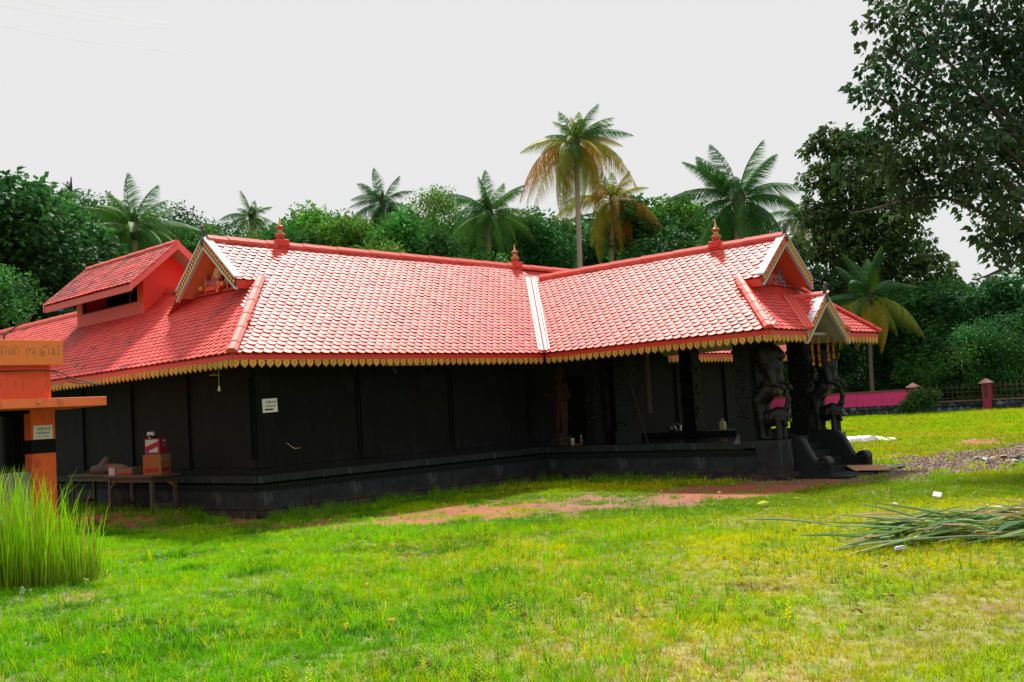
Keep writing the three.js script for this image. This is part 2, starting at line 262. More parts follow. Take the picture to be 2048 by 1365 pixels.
// gables: barge boards, soffit, wall and relief figures
const chevron = (hw, o1, o2, z0, z1) => { const p = [[-hw, -T * hw + o1], [0, o1], [hw, -T * hw + o1], [hw, -T * hw + o2], [0, o2], [-hw, -T * hw + o2]]; return new THREE.ExtrudeGeometry(new THREE.Shape(p.map((q) => new THREE.Vector2(...q))), { depth: z1 - z0, bevelEnabled: false }).translate(0, 0, z0); };
function gable(apex, out, hw, depth, baseY, o) {
  const g = new THREE.Group(); g.name = 'gable'; temple.add(g); g.applyMatrix4(basis(Y.clone().cross(out), Y, out, apex));
  part(g, 'barge_cap', chevron(hw + 0.02, 0.075, 0.03, -0.14, 0.03), M.capWhite);
  part(g, 'barge_board', chevron(hw, 0.028, -0.14, -0.03, 0.012), o.board ?? M.goldDk);
  part(g, 'barge_trim', chevron(hw + 0.015, -0.142, -0.182, -0.05, 0.026), M.capWhite);
  const carve = [], n = Math.round(hw * SF / 0.085);
  for (const s of [-1, 1]) for (let i = 0; i < n; i++) { const f = (i + 0.6) / n * hw, q = -0.058; carve.push(new THREE.SphereGeometry(0.034, 6, 4).scale(1, 1, 0.7).translate(s * f, -T * f + q, 0.014)); if (i) for (const e of [-0.075, 0.075]) carve.push(new THREE.OctahedronGeometry(0.02).translate(s * (f - hw / n / 2), -T * (f - hw / n / 2) + q + e, 0.014)); }
  part(g, 'barge_carving', merge(carve), M.gold);
  part(g, 'gable_soffit', chevron(hw - 0.01, -0.095, -0.125, -depth, -0.04), o.soffit);
  if (baseY !== null) {
    const h = apex.y - baseY, w = Math.min(hw - 0.02, (h - 0.13) / T);
    part(g, 'gable_wall', new THREE.ExtrudeGeometry(new THREE.Shape([[-w, -h], [w, -h], [w, -T * w - 0.13], [0, -0.13], [-w, -T * w - 0.13]].map((p) => new THREE.Vector2(...p))), { depth: 0.05, bevelEnabled: false }).translate(0, 0, -depth - 0.05), M.red);
    part(g, 'gable_ledge', box(-w - 0.06, w + 0.06, -h - 0.02, -h + 0.02, -depth, -depth + 0.16), M.redDull);
  }
  // crest: a dark bird-headed knob on the apex
  const crest = part(g, 'gable_crest', sculpt([[0, 0.1, 0, 0.05, 0, 0.2, 0.01, 0.045], [0, 0.24, 0.0, 0.05, 0.0, 0.3, 0.03, 0.035], [0, 0.3, 0.03, 0.03, 0, 0.28, 0.12, 0.015], [0, 0.02, 0.04, 0.04, 0, -0.1, 0.045, 0.05], [-0.05, 0.18, 0, 0.025, -0.1, 0.26, 0, 0.015], [0.05, 0.18, 0, 0.025, 0.1, 0.26, 0, 0.015]], 30, 0.02), mat(0.02, 0.05, 0.048, 0.4)); crest.scale.setScalar(0.78);
  part(crest, 'crest_head', new THREE.SphereGeometry(0.04, 8, 6).translate(0, 0.33, 0.02), mat(0.25, 0.04, 0.03, 0.5));
  return g;
}
const seatedFigure = (s, x, y, z, crown = 1) => {   // cross-legged carved figure, s = sitting height
  const b = (a) => a.map((v, i) => (i % 4 === 3 ? v * s : v * s + [x, y, z][i % 4]));
  return [b([0, 0.12, 0.02, 0.13, 0, 0.16, 0.02, 0.13]), b([0, 0.2, 0.02, 0.13, 0, 0.5, 0, 0.15]), b([-0.12, 0.55, 0, 0.07, 0.12, 0.55, 0, 0.07]), b([0, 0.6, 0, 0.05, 0, 0.68, 0.01, 0.05]), b([0, 0.74, 0.02, 0.095, 0, 0.78, 0.02, 0.085]), b([0, 0.84, 0, 0.08, 0, 0.84 + 0.16 * crown, 0, 0.03]),
    b([-0.19, 0.53, 0, 0.06, -0.25, 0.34, 0.05, 0.05]), b([-0.25, 0.34, 0.05, 0.05, -0.16, 0.2, 0.15, 0.04]), b([0.19, 0.53, 0, 0.06, 0.27, 0.36, 0.03, 0.05]), b([0.27, 0.36, 0.03, 0.05, 0.24, 0.52, 0.12, 0.04]),
    b([-0.1, 0.12, 0.05, 0.1, -0.32, 0.08, 0.14, 0.075]), b([-0.32, 0.08, 0.14, 0.075, -0.06, 0.05, 0.2, 0.055]), b([0.1, 0.12, 0.05, 0.1, 0.26, 0.12, 0.18, 0.075]), b([0.26, 0.12, 0.18, 0.075, 0.2, -0.2, 0.2, 0.06])];
};
const clay = mat(0.46, 0.17, 0.10, 0.5), clayDk = mat(0.30, 0.06, 0.045, 0.55), clayGold = mat(0.55, 0.30, 0.13, 0.5);
{
  const gA = gable(V3(0.2, HA, ZR), nX, 1.06, 0.48, 4.33, { soffit: M.salmon, board: mat(0.05, 0.06, 0.04, 0.6) });
  const r = part(gA, 'relief_figure', sculpt(seatedFigure(0.6, -0.14, -0.86, -0.40, 1.0), 64, 0.018), clayGold);
  part(r, 'robe', sculpt([[-0.32, -0.79, -0.30, 0.05, 0.02, -0.78, -0.29, 0.05], [-0.04, -0.81, -0.27, 0.05, -0.03, -0.93, -0.26, 0.035], [-0.26, -0.83, -0.29, 0.05, -0.14, -0.85, -0.27, 0.05]], 36, 0.02), clayDk);
  part(r, 'throne', rbox(-0.42, 0.12, -0.96, -0.86, -0.5, -0.24, 0.02), M.red);
  for (const sx of [-1, 1]) { const a = part(gA, 'attendant_figure', sculpt(seatedFigure(0.32, sx * 0.4 - 0.16, -0.91, -0.36, 1.3), 44, 0.012), clay); part(a, 'drum', new THREE.SphereGeometry(0.06, 8, 6).translate(sx * 0.4 - 0.16, -0.88, -0.24), mat(0.6, 0.2, 0.03, 0.4)); }
  part(gA, 'relief_cloud', sculpt([[0.66, -0.86, -0.5, 0.09, 0.72, -0.9, -0.5, 0.08], [-0.66, -0.88, -0.5, 0.08, -0.62, -0.84, -0.5, 0.06]], 40, 0.02), mat(0.16, 0.1, 0.13, 0.6));
  const gB = gable(V3(XC, HB, 5.77), Z, 1.03, 0.52, 3.97, { soffit: mat(0.60, 0.10, 0.06, 0.6), board: mat(0.30, 0.15, 0.03, 0.6) });
  const b = part(gB, 'relief_figure', sculpt(seatedFigure(0.5, -0.05, -0.86, -0.44, 1.0), 56, 0.018), clay);
  part(b, 'robe', sculpt([[-0.16, -0.80, -0.36, 0.05, 0.12, -0.79, -0.35, 0.05], [0.05, -0.82, -0.34, 0.05, 0.06, -0.92, -0.34, 0.035]], 36, 0.02), clayDk);
  part(b, 'throne', rbox(-0.3, 0.22, -0.95, -0.85, -0.52, -0.34, 0.02), clayDk);
  for (const sx of [-1, 1]) part(gB, 'attendant_figure', sculpt(seatedFigure(0.34, sx * 0.42 - 0.03, -0.93, -0.42, 1.4), 44, 0.012), sx > 0 ? mat(0.09, 0.12, 0.2, 0.5) : clay);
  const gP = gable(V3(XC, HE + T * 0.86 - 0.03, 6.545), Z, 0.9, 0.8, null, { soffit: M.cream, board: mat(0.30, 0.15, 0.03, 0.6) });
  part(gP, 'porch_lintel', rbox(-0.55, 0.55, -0.76, -0.7, -0.6, -0.3, 0.01), M.cream);
  part(gP, 'porch_panel', new THREE.ExtrudeGeometry(new THREE.Shape([[-0.66, -0.7], [0.66, -0.7], [0, -0.14]].map((p) => new THREE.Vector2(...p))), { depth: 0.03, bevelEnabled: false }).translate(0, 0, -0.62), mat(0.05, 0.04, 0.045, 0.7));
  part(gP, 'relief_figure', sculpt(seatedFigure(0.34, 0, -0.66, -0.5, 1.2), 44, 0.014), mat(0.1, 0.13, 0.15, 0.5));
  // red boards closing the cut edges of the main roofs beside the gables
  part(temple, 'eave_board', box(0.22, 0.92, HE + T * 1.79 - 0.17, HE + T * 1.79 - 0.01, OV - 1.8, OV - 1.77), M.red);
  part(temple, 'eave_board', box(LA - OV + 1.29, LA - OV + 1.32, HE + T * 1.31 - 0.16, HE + T * 1.31 - 0.01, 5.2, 5.75), M.red);
}
// dormer: raised smoke vent with one long dark opening on its left side
{
  const d = new THREE.Group(); d.name = 'vent_dormer'; temple.add(d);
  const x0 = 0.5, x1 = 1.66, z0 = -8.13, z1 = -4.85, yE = DY - T * (DX - 0.5) - 0.1, wm = mat(0.66, 0.04, 0.02, 0.55);
  const pent = new THREE.Shape([[x0, 4.0], [x1, 4.0], [x1, yE], [DX, DY - 0.12], [x0, yE]].map((p) => new THREE.Vector2(...p)));
  part(d, 'dormer_gable_wall', new THREE.ExtrudeGeometry(pent, { depth: 0.1, bevelEnabled: false }).translate(0, 0, z1 - 0.1), wm);
  part(d, 'dormer_gable_wall', new THREE.ExtrudeGeometry(pent, { depth: 0.1, bevelEnabled: false }).translate(0, 0, z0), wm);
  const sideW = new THREE.Shape([[z0 + 0.1, 3.95], [z1 - 0.1, 3.95], [z1 - 0.1, yE], [z0 + 0.1, yE]].map((p) => new THREE.Vector2(...p)));
  sideW.holes.push(new THREE.Path([[z0 + 0.28, 4.5], [z0 + 0.28, yE - 0.02], [z1 - 0.28, yE - 0.02], [z1 - 0.28, 4.5]].map((p) => new THREE.Vector2(...p))));
  part(d, 'dormer_side_wall', new THREE.ExtrudeGeometry(sideW, { depth: 0.1, bevelEnabled: false }).applyMatrix4(basis(Z, Y, nX, V3(x0 + 0.1, 0, 0))), mat(0.52, 0.05, 0.03, 0.6));
  part(d, 'dormer_side_wall', box(x1 - 0.1, x1, 3.95, yE, z0 + 0.1, z1 - 0.1), wm);
  part(d, 'opening_frame', merge([box(x0 + 0.02, x0 + 0.08, 4.5, 4.53, z0 + 0.28, z1 - 0.28), box(x0 + 0.02, x0 + 0.08, 4.53, yE - 0.02, z1 - 0.31, z1 - 0.28), box(x0 + 0.02, x0 + 0.08, 4.53, yE - 0.02, z0 + 0.28, z0 + 0.31), box(x0 + 0.03, x0 + 0.07, 4.53, yE - 0.02, z1 - 0.72, z1 - 0.68)]), mat(0.04, 0.012, 0.01, 0.7));
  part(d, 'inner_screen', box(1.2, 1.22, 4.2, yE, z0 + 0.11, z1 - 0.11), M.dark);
  const bm = mat(0.60, 0.12, 0.11, 0.5);
  const bar = (z) => { const hw = DX + 0.02, p = [[-hw, -T * hw + 0.05], [0, 0.05], [hw, -T * hw + 0.05], [hw, -T * hw - 0.14], [0, -0.14], [-hw, -T * hw - 0.14]]; return new THREE.ExtrudeGeometry(new THREE.Shape(p.map((q) => new THREE.Vector2(...q))), { depth: 0.05, bevelEnabled: false }).translate(DX, DY, z); };
  part(d, 'dormer_barge', bar(DZ1), bm); part(d, 'dormer_barge', bar(DZ0 - 0.05), bm);
  part(d, 'dormer_fascia', box(-0.005, 0.03, DY - T * DX - 0.17, DY - T * DX - 0.03, DZ0 + 0.005, DZ1 - 0.005), mat(0.5, 0.08, 0.07, 0.6));
}
// finials on the ridges
function finial(p) {
  const g = new THREE.Group(); g.name = 'finial'; g.position.copy(p); temple.add(g);
  const lathe = (pts) => new THREE.LatheGeometry(pts.map((q) => new THREE.Vector2(...q)), 18), pot = mat(0.36, 0.075, 0.025, 0.3), ring = mat(0.5, 0.25, 0.09, 0.35);
  part(g, 'finial_base', rbox(-0.14, 0.14, -0.06, 0.08, -0.13, 0.13, 0.012), M.red);
  part(g, 'lower_pot', lathe([[0, 0.08], [0.075, 0.08], [0.07, 0.1], [0.098, 0.14], [0.102, 0.18], [0.085, 0.215], [0.055, 0.23], [0, 0.23]]), pot);
  part(g, 'gold_ring', lathe([[0.086, 0.182], [0.108, 0.19], [0.108, 0.205], [0.082, 0.215]]), ring);
  part(g, 'neck', lathe([[0.05, 0.23], [0.062, 0.24], [0.045, 0.26], [0.06, 0.28], [0.045, 0.295], [0, 0.295]]), ring);
  part(g, 'upper_pot', lathe([[0, 0.29], [0.05, 0.29], [0.08, 0.325], [0.082, 0.35], [0.06, 0.375], [0, 0.38]]), pot);
  part(g, 'gold_ring', lathe([[0.07, 0.35], [0.088, 0.355], [0.088, 0.366], [0.06, 0.375]]), ring);
  part(g, 'spike', lathe([[0.035, 0.375], [0.045, 0.39], [0.022, 0.41], [0.026, 0.44], [0.012, 0.5], [0.016, 0.52], [0, 0.58]]), mat(0.6, 0.36, 0.14, 0.3));
}
finial(V3(1.97, HA + 0.06, ZR)); finial(V3(9.12, HA + 0.06, ZR)); finial(V3(XC, HB + 0.06, 4.13));

// walls, plinth, pillars
{
  const wallTop = HE + 0.75;
  const wall = (g) => part(temple, 'wall', boxUV(g), M.stone);
  wall(box(0.06, LA, 0.9, wallTop, -0.36, -0.06)); wall(box(0.06, 0.36, 0.9, wallTop, -16, -0.36));
  wall(box(LA, LA + WB, 0.78, wallTop, -0.36, -0.06)); wall(box(LA + WB, 18.28, 0.9, wallTop, -0.36, -0.06)); wall(box(17.98, 18.28, 0.9, wallTop, -3.6, -0.36));
  wall(box(0.36, 18.28, 0.0, wallTop, -3.66, -3.4));
  const pil = (x, w = 0.3) => { part(temple, 'pilaster', boxUV(merge([box(x, x + w, 0.9, HE + 0.5, -0.06, -0.01), box(x - 0.03, x + w + 0.03, 0.9, 1.06, -0.06, 0.005), box(x - 0.03, x + w + 0.03, 2.45, 2.56, -0.06, 0.005)])), M.stone); part(temple, 'pilaster_groove', box(x - 0.11, x - 0.045, 1.06, 2.5, -0.062, -0.056), M.groove); };
  pil(0.065, 0.28); pil(2.44); pil(4.92); pil(7.4); pil(11.0); pil(13.4); pil(15.9);
  for (const z of [-0.34, -2.6, -4.9, -7.2]) part(temple, 'pilaster', boxUV(merge([box(0.01, 0.06, 0.9, HE + 0.5, z, z + 0.28), box(-0.005, 0.06, 0.9, 1.06, z - 0.03, z + 0.31)])), M.stone);
  // plinth: courses of stone blocks, a bead moulding, a groove, two plain bands
  const blockM = [M.block, M.block, M.block, M.block];
  function course(ax, at0, len, dirOut, y0, y1, out, joints, flip) {
    let u = 0; const lim = len;
    for (const j of [...joints.filter((q) => q < lim), lim]) { const w = j - u; if (w > 0.02) { const g = rbox(u + 0.006, j - 0.006, y0 + 0.004, y1 - 0.004, -0.3, out + rr(0, 0.006), 0.008); const o = part(temple, 'stone_block', boxUV(g), y0 < 0.1 ? pick(blockM.slice(1)) : pick(blockM)); o.applyMatrix4(at0); } u = j; }
  }
  const mA = basis(X, Y, Z, V3(0, 0, 0)), mL = basis(Z, Y, nX, V3(0, 0, -9.5)), mB = basis(Z, Y, nX, V3(LA, 0, 0)), mA2 = basis(X, Y, Z, V3(LA + WB, 0, 0)), mF = basis(nZ, Y, X, V3(LA + WB, 0, BZ)), mH = basis(X, Y, Z, V3(LA, 0, BZ));
  const runs = [[mA, LA], [mL, 9.5], [mB, BZ], [mA2, 7.81], [mF, BZ], [mH, WB]];
  for (const [m, L] of runs) {
    const js = [], off = rr(0.5, 0.9); for (let u = off; u < L; u += rr(1.5, 2.3)) js.push(u); const js2 = []; for (let u = 1.15; u < L; u += rr(1.7, 2.2)) js2.push(u);
    course(0, m, L, 0, -0.1, 0.14, 0.045, js); course(0, m, L, 0, 0.14, 0.5, 0.0, js2);
    part(temple, 'plinth_moulding', boxUV(merge([box(-0.02, L + 0.02, 0.5, 0.52, -0.3, 0.03), box(-0.015, L + 0.015, 0.565, 0.585, -0.3, 0.035), box(0.01, L - 0.01, 0.52, 0.565, -0.3, 0.0)])), M.stoneC).applyMatrix4(m);
    part(temple, 'plinth_groove', box(0.01, L - 0.01, 0.585, 0.635, -0.3, -0.03), M.groove).applyMatrix4(m);
    part(temple, 'plinth_band', boxUV(merge([box(-0.005, L + 0.005, 0.635, 0.765, -0.3, 0.015), box(0.02, L - 0.02, 0.765, 0.78, -0.3, -0.02)])), M.block).applyMatrix4(m);
  }
  for (const [m, L] of [[mA, LA], [mL, 9.5], [mA2, 7.81]]) part(temple, 'wall_base', boxUV(merge([box(0.03, L - 0.03, 0.78, 0.895, -0.3, -0.025), box(0.0, L, 0.775, 0.79, -0.3, -0.005)])), M.stone).applyMatrix4(m);
  const beadN = runs.reduce((a, r) => a + Math.floor(r[1] / 0.085), 0), beads = new THREE.InstancedMesh(new THREE.SphereGeometry(0.033, 6, 4), M.stoneB, beadN); beads.name = 'moulding_beads'; beads.userData.kind = 'stuff'; setShadow(beads); let bi = 0;
  for (const [m, L] of runs) for (let i = 0; i < Math.floor(L / 0.085); i++) beads.setMatrixAt(bi++, m.clone().multiply(new THREE.Matrix4().makeTranslation((i + 0.5) * 0.085, 0.541, 0.012)));
  temple.add(beads);
  // hall
  part(temple, 'hall_floor', box(LA + 0.01, LA + WB - 0.01, 0.6, 0.782, -0.3, BZ - 0.01), M.polished);
  part(temple, 'hall_ceiling', box(LA + 0.05, LA + WB - 0.05, HE + 0.6, HE + 0.66, 0, BZ - 0.2), M.black);
  part(temple, 'seat_ledge', rbox(LA + WB - 0.38, LA + WB - 0.04, 0.78, 0.92, 0.5, BZ - 0.4, 0.015), M.polished);
  part(temple, 'door', merge([box(LA + 0.95, LA + 1.8, 0.8, 2.3, -0.07, -0.03), box(LA + 0.85, LA + 0.95, 0.8, 2.4, -0.08, 0.0), box(LA + 1.8, LA + 1.9, 0.8, 2.4, -0.08, 0.0), box(LA + 0.95, LA + 1.8, 2.3, 2.4, -0.08, 0.0)]), M.dark);
  function pillar(x, z, w, m) {
    const g = new THREE.Group(); g.name = 'pillar'; g.position.set(x, 0.78, z); temple.add(g);
    const h = HE + 0.55 - 0.78;
    part(g, 'pillar_base', rbox(-w / 2 - 0.04, w / 2 + 0.04, 0, 0.28, -w / 2 - 0.04, w / 2 + 0.04, 0.015), m);
    part(g, 'pillar_shaft', box(-w / 2, w / 2, 0.28, h, -w / 2, w / 2), m);
    part(g, 'pillar_band', merge([0.85, 1.3, 1.75].map((y) => rbox(-w / 2 - 0.025, w / 2 + 0.025, y, y + 0.06, -w / 2 - 0.025, w / 2 + 0.025, 0.01))), m);
    part(g, 'pillar_capital', merge([box(-w / 2 - 0.05, w / 2 + 0.05, h - 0.5, h - 0.4, -w / 2 - 0.05, w / 2 + 0.05), box(-w / 2 - 0.12, w / 2 + 0.12, h - 0.4, h - 0.1, -w / 2 - 0.12, w / 2 + 0.12)]), m);
    for (const y of [0.56, 1.1, 1.55]) { const q = []; for (const [dx, dz] of [[-1, 0], [0, 1]]) for (let k = 0; k < 7; k++) { const a = rr(-0.11, 0.11), b = rr(-0.15, 0.15), r = rr(0.025, 0.05); q.push(new THREE.SphereGeometry(r, 7, 5).translate(dx ? dx * w / 2 : a, y + b, dx ? a : dz * w / 2)); } part(g, 'pillar_carving', merge(q), M.idol); }
  }
  const pm = M.stoneC;
  pillar(LA + 0.22, 2.25, 0.34, pm); pillar(LA + 0.2, BZ - 0.22, 0.36, pm); pillar(LA + 0.3, 1.25, 0.24, M.black);
  pillar(LA + WB - 0.2, 2.45, 0.34, M.black); pillar(LA + WB - 0.22, BZ - 0.24, 0.38, M.black); pillar(LA + WB - 0.2, 0.3, 0.34, M.black);
  for (const z of [BZ - 0.24]) part(temple, 'hall_beam', box(LA + 0.02, LA + WB - 0.02, HE + 0.12, HE + 0.36, z - 0.14, z + 0.14), M.black);
  for (const x of [LA + 0.2, LA + WB - 0.2]) part(temple, 'hall_beam', box(x - 0.14, x + 0.14, HE + 0.36, HE + 0.58, 0, BZ - 0.05), M.black);
  // steps, curled balustrades, pedestals of the lions
  for (let i = 0; i < 4; i++) part(temple, 'step', rbox(8.42, 9.98, -0.05, 0.62 - i * 0.155, BZ + 0.0, BZ + 0.24 * (i + 1), 0.012), M.stoneC);
  part(temple, 'stone_apron', rbox(8.15, 10.75, -0.06, 0.05, BZ + 0.3, 7.25, 0.01), M.stoneC);
  function balustrade(x) {
    const g = new THREE.Group(); g.name = 'balustrade'; g.position.set(x, 0, BZ); temple.add(g);
    const s = new THREE.Shape(); s.moveTo(0, 0.06); s.lineTo(0, 0.8); s.lineTo(0.55, 0.8); s.bezierCurveTo(0.8, 0.8, 0.78, 0.55, 0.9, 0.38); s.bezierCurveTo(0.96, 0.28, 1.0, 0.26, 1.08, 0.26); s.lineTo(1.28, 0.24); s.lineTo(1.28, 0.06); s.closePath();
    part(g, 'balustrade_body', new THREE.ExtrudeGeometry(s, { depth: 0.16, bevelEnabled: true, bevelSize: 0.012, bevelThickness: 0.012, bevelSegments: 1, curveSegments: 8 }).applyMatrix4(basis(Z, Y, nX, V3(0.08, 0, 0))), M.stoneC);
    const rail = tube([[0, 0.81, 0], [0, 0.81, 0.5], [0, 0.75, 0.7], [0, 0.55, 0.82], [0, 0.36, 0.93], [0, 0.27, 1.05]], 0.05, 20, 6).scale(1.9, 1, 1); part(g, 'balustrade_rail', rail, M.idol);
    part(g, 'scroll', merge([new THREE.CylinderGeometry(0.125, 0.125, 0.22, 20).rotateZ(Math.PI / 2).translate(0, 0.3, 1.16), new THREE.TorusGeometry(0.085, 0.02, 6, 16).rotateY(Math.PI / 2).translate(-0.11, 0.3, 1.16), new THREE.SphereGeometry(0.04, 8, 6).translate(-0.11, 0.3, 1.16)]), M.idol);
    part(g, 'balustrade_base', rbox(-0.14, 0.14, -0.05, 0.075, -0.1, 1.36, 0.012), M.stoneC);
  }
  balustrade(8.34); balustrade(10.06);
  for (const x of [8.0, 10.36]) part(temple, 'pedestal', boxUV(merge([rbox(x - 0.24, x + 0.22, 0.14, 0.78, BZ, BZ + 0.56, 0.012), rbox(x - 0.3, x + 0.26, -0.06, 0.14, BZ, BZ + 0.66, 0.012)])), M.block);
}
// ------------------------------------------------------------------ lettering (Malayalam words drawn as pen strokes; a box of 100 units, baseline at y = 100)
const GL = {
  va: [92, 'M14 100 C-6 62 4 28 26 28 C44 28 46 50 46 100 M46 62 C46 38 58 28 72 28 C96 28 96 100 74 100 L46 100'],
  zha: [88, 'M6 40 C6 20 40 20 40 46 L40 90 M40 46 C40 16 80 16 80 52 C80 86 58 84 58 66 C58 52 76 56 82 92 C86 122 50 122 40 108'],
  i: [26, 'M14 100 L14 34 C14 2 -30 -6 -38 18'], ii: [30, 'M14 100 L14 34 C14 0 -34 -8 -42 20 C-34 26 -26 18 -30 10'],
  pa: [86, 'M6 30 C6 82 8 100 26 100 L74 100 L74 28 C54 22 48 62 74 64'], aa: [40, 'M6 100 L6 48 C6 22 32 22 32 48 L32 100'],
  tta: [84, 'M76 34 C30 16 4 40 30 56 C60 68 76 74 70 92 C64 106 26 104 8 94'], chandra: [0, 'M-34 4 C-28 20 -10 20 -4 4'],
  ra: [82, 'M16 100 C-8 62 2 28 38 28 C76 28 80 66 66 100'], sa: [96, 'M6 40 C16 22 30 40 22 74 C18 104 4 100 6 86 C10 70 38 72 38 100 L86 100 L86 30 M38 100 L38 34'],
  ta: [82, 'M16 100 C-8 62 2 28 38 28 C76 28 80 66 66 100 M40 58 C18 54 22 102 44 96 C58 90 54 58 40 58'], u: [0, 'M-36 100 C-30 128 -4 128 -4 104'],
  ka: [98, 'M48 60 C40 30 6 40 8 70 C10 104 48 96 48 60 M48 34 L48 104 M48 64 C62 38 92 46 90 72 C88 102 58 98 56 80'], ll: [84, 'M6 100 L6 48 C6 22 34 22 34 48 L34 100 M34 62 C46 34 76 40 74 70 C72 94 54 90 58 74 L80 14'],
  I: [92, 'M8 66 C2 30 40 30 38 62 C36 92 12 90 14 70 M38 62 C44 30 84 28 82 64 C80 104 40 112 20 100'], e: [44, 'M30 100 C-2 100 -2 40 22 40 C44 42 36 78 22 76'],
  la: [92, 'M12 100 C-4 66 2 30 24 30 C46 30 42 66 36 84 C28 104 60 104 62 84 C66 50 60 30 84 36'], bha: [92, 'M8 96 L46 96 C20 62 30 28 56 30 C86 32 84 70 72 100 M46 96 C52 78 60 70 66 72'],
  um: [70, 'M-30 100 C-24 128 0 128 0 104 M44 64 C30 64 30 92 44 92 C58 92 58 64 44 64'], ma: [88, 'M6 100 L6 46 C6 22 30 22 30 46 L30 100 L76 100 L76 52 C76 22 44 22 44 52 C44 76 72 76 72 60'],
  O: [112, 'M14 100 C-4 66 2 28 22 28 C40 28 42 50 42 72 C42 50 52 28 74 28 C104 28 106 76 88 86 C72 92 66 70 82 68 C104 66 104 112 84 118'], pha: [104, 'M4 98 L56 98 L56 62 C56 38 30 38 34 62 C38 84 70 72 78 62 L78 98 C78 118 50 124 48 108 M56 98 L98 98'],
};
function write(ctx, word, x, y, h, weight = 10) {       // returns the width written
  ctx.lineWidth = weight; ctx.lineCap = 'round'; ctx.lineJoin = 'round'; let adv = 0;
  for (const k of word.split(' ')) { if (k === '_') { adv += 60; continue; } const [w, d] = GL[k]; ctx.save(); ctx.translate(x, y - h); ctx.scale(h / 100, h / 100); ctx.translate(adv, 0); ctx.stroke(new Path2D(d)); ctx.restore(); adv += w + (w ? 12 : 0); }
  return adv * h / 100;
}
function canvasMat(w, h, draw, rough = 0.7, o = {}) { const c = document.createElement('canvas'); c.width = w; c.height = h; draw(c.getContext('2d')); const t = new THREE.CanvasTexture(c); t.colorSpace = THREE.SRGBColorSpace; return new THREE.MeshStandardMaterial({ map: t, roughness: rough, side: THREE.DoubleSide, ...o }); }
const WORD1 = 'va zha i pa aa tta chandra', WORD2 = 'ra sa ii ta u ka ll', WORD3 = 'I va i tta e _ la bha i ka um', OFFICE = 'ta _ sa ma i ta i _ O pha ii sa chandra';

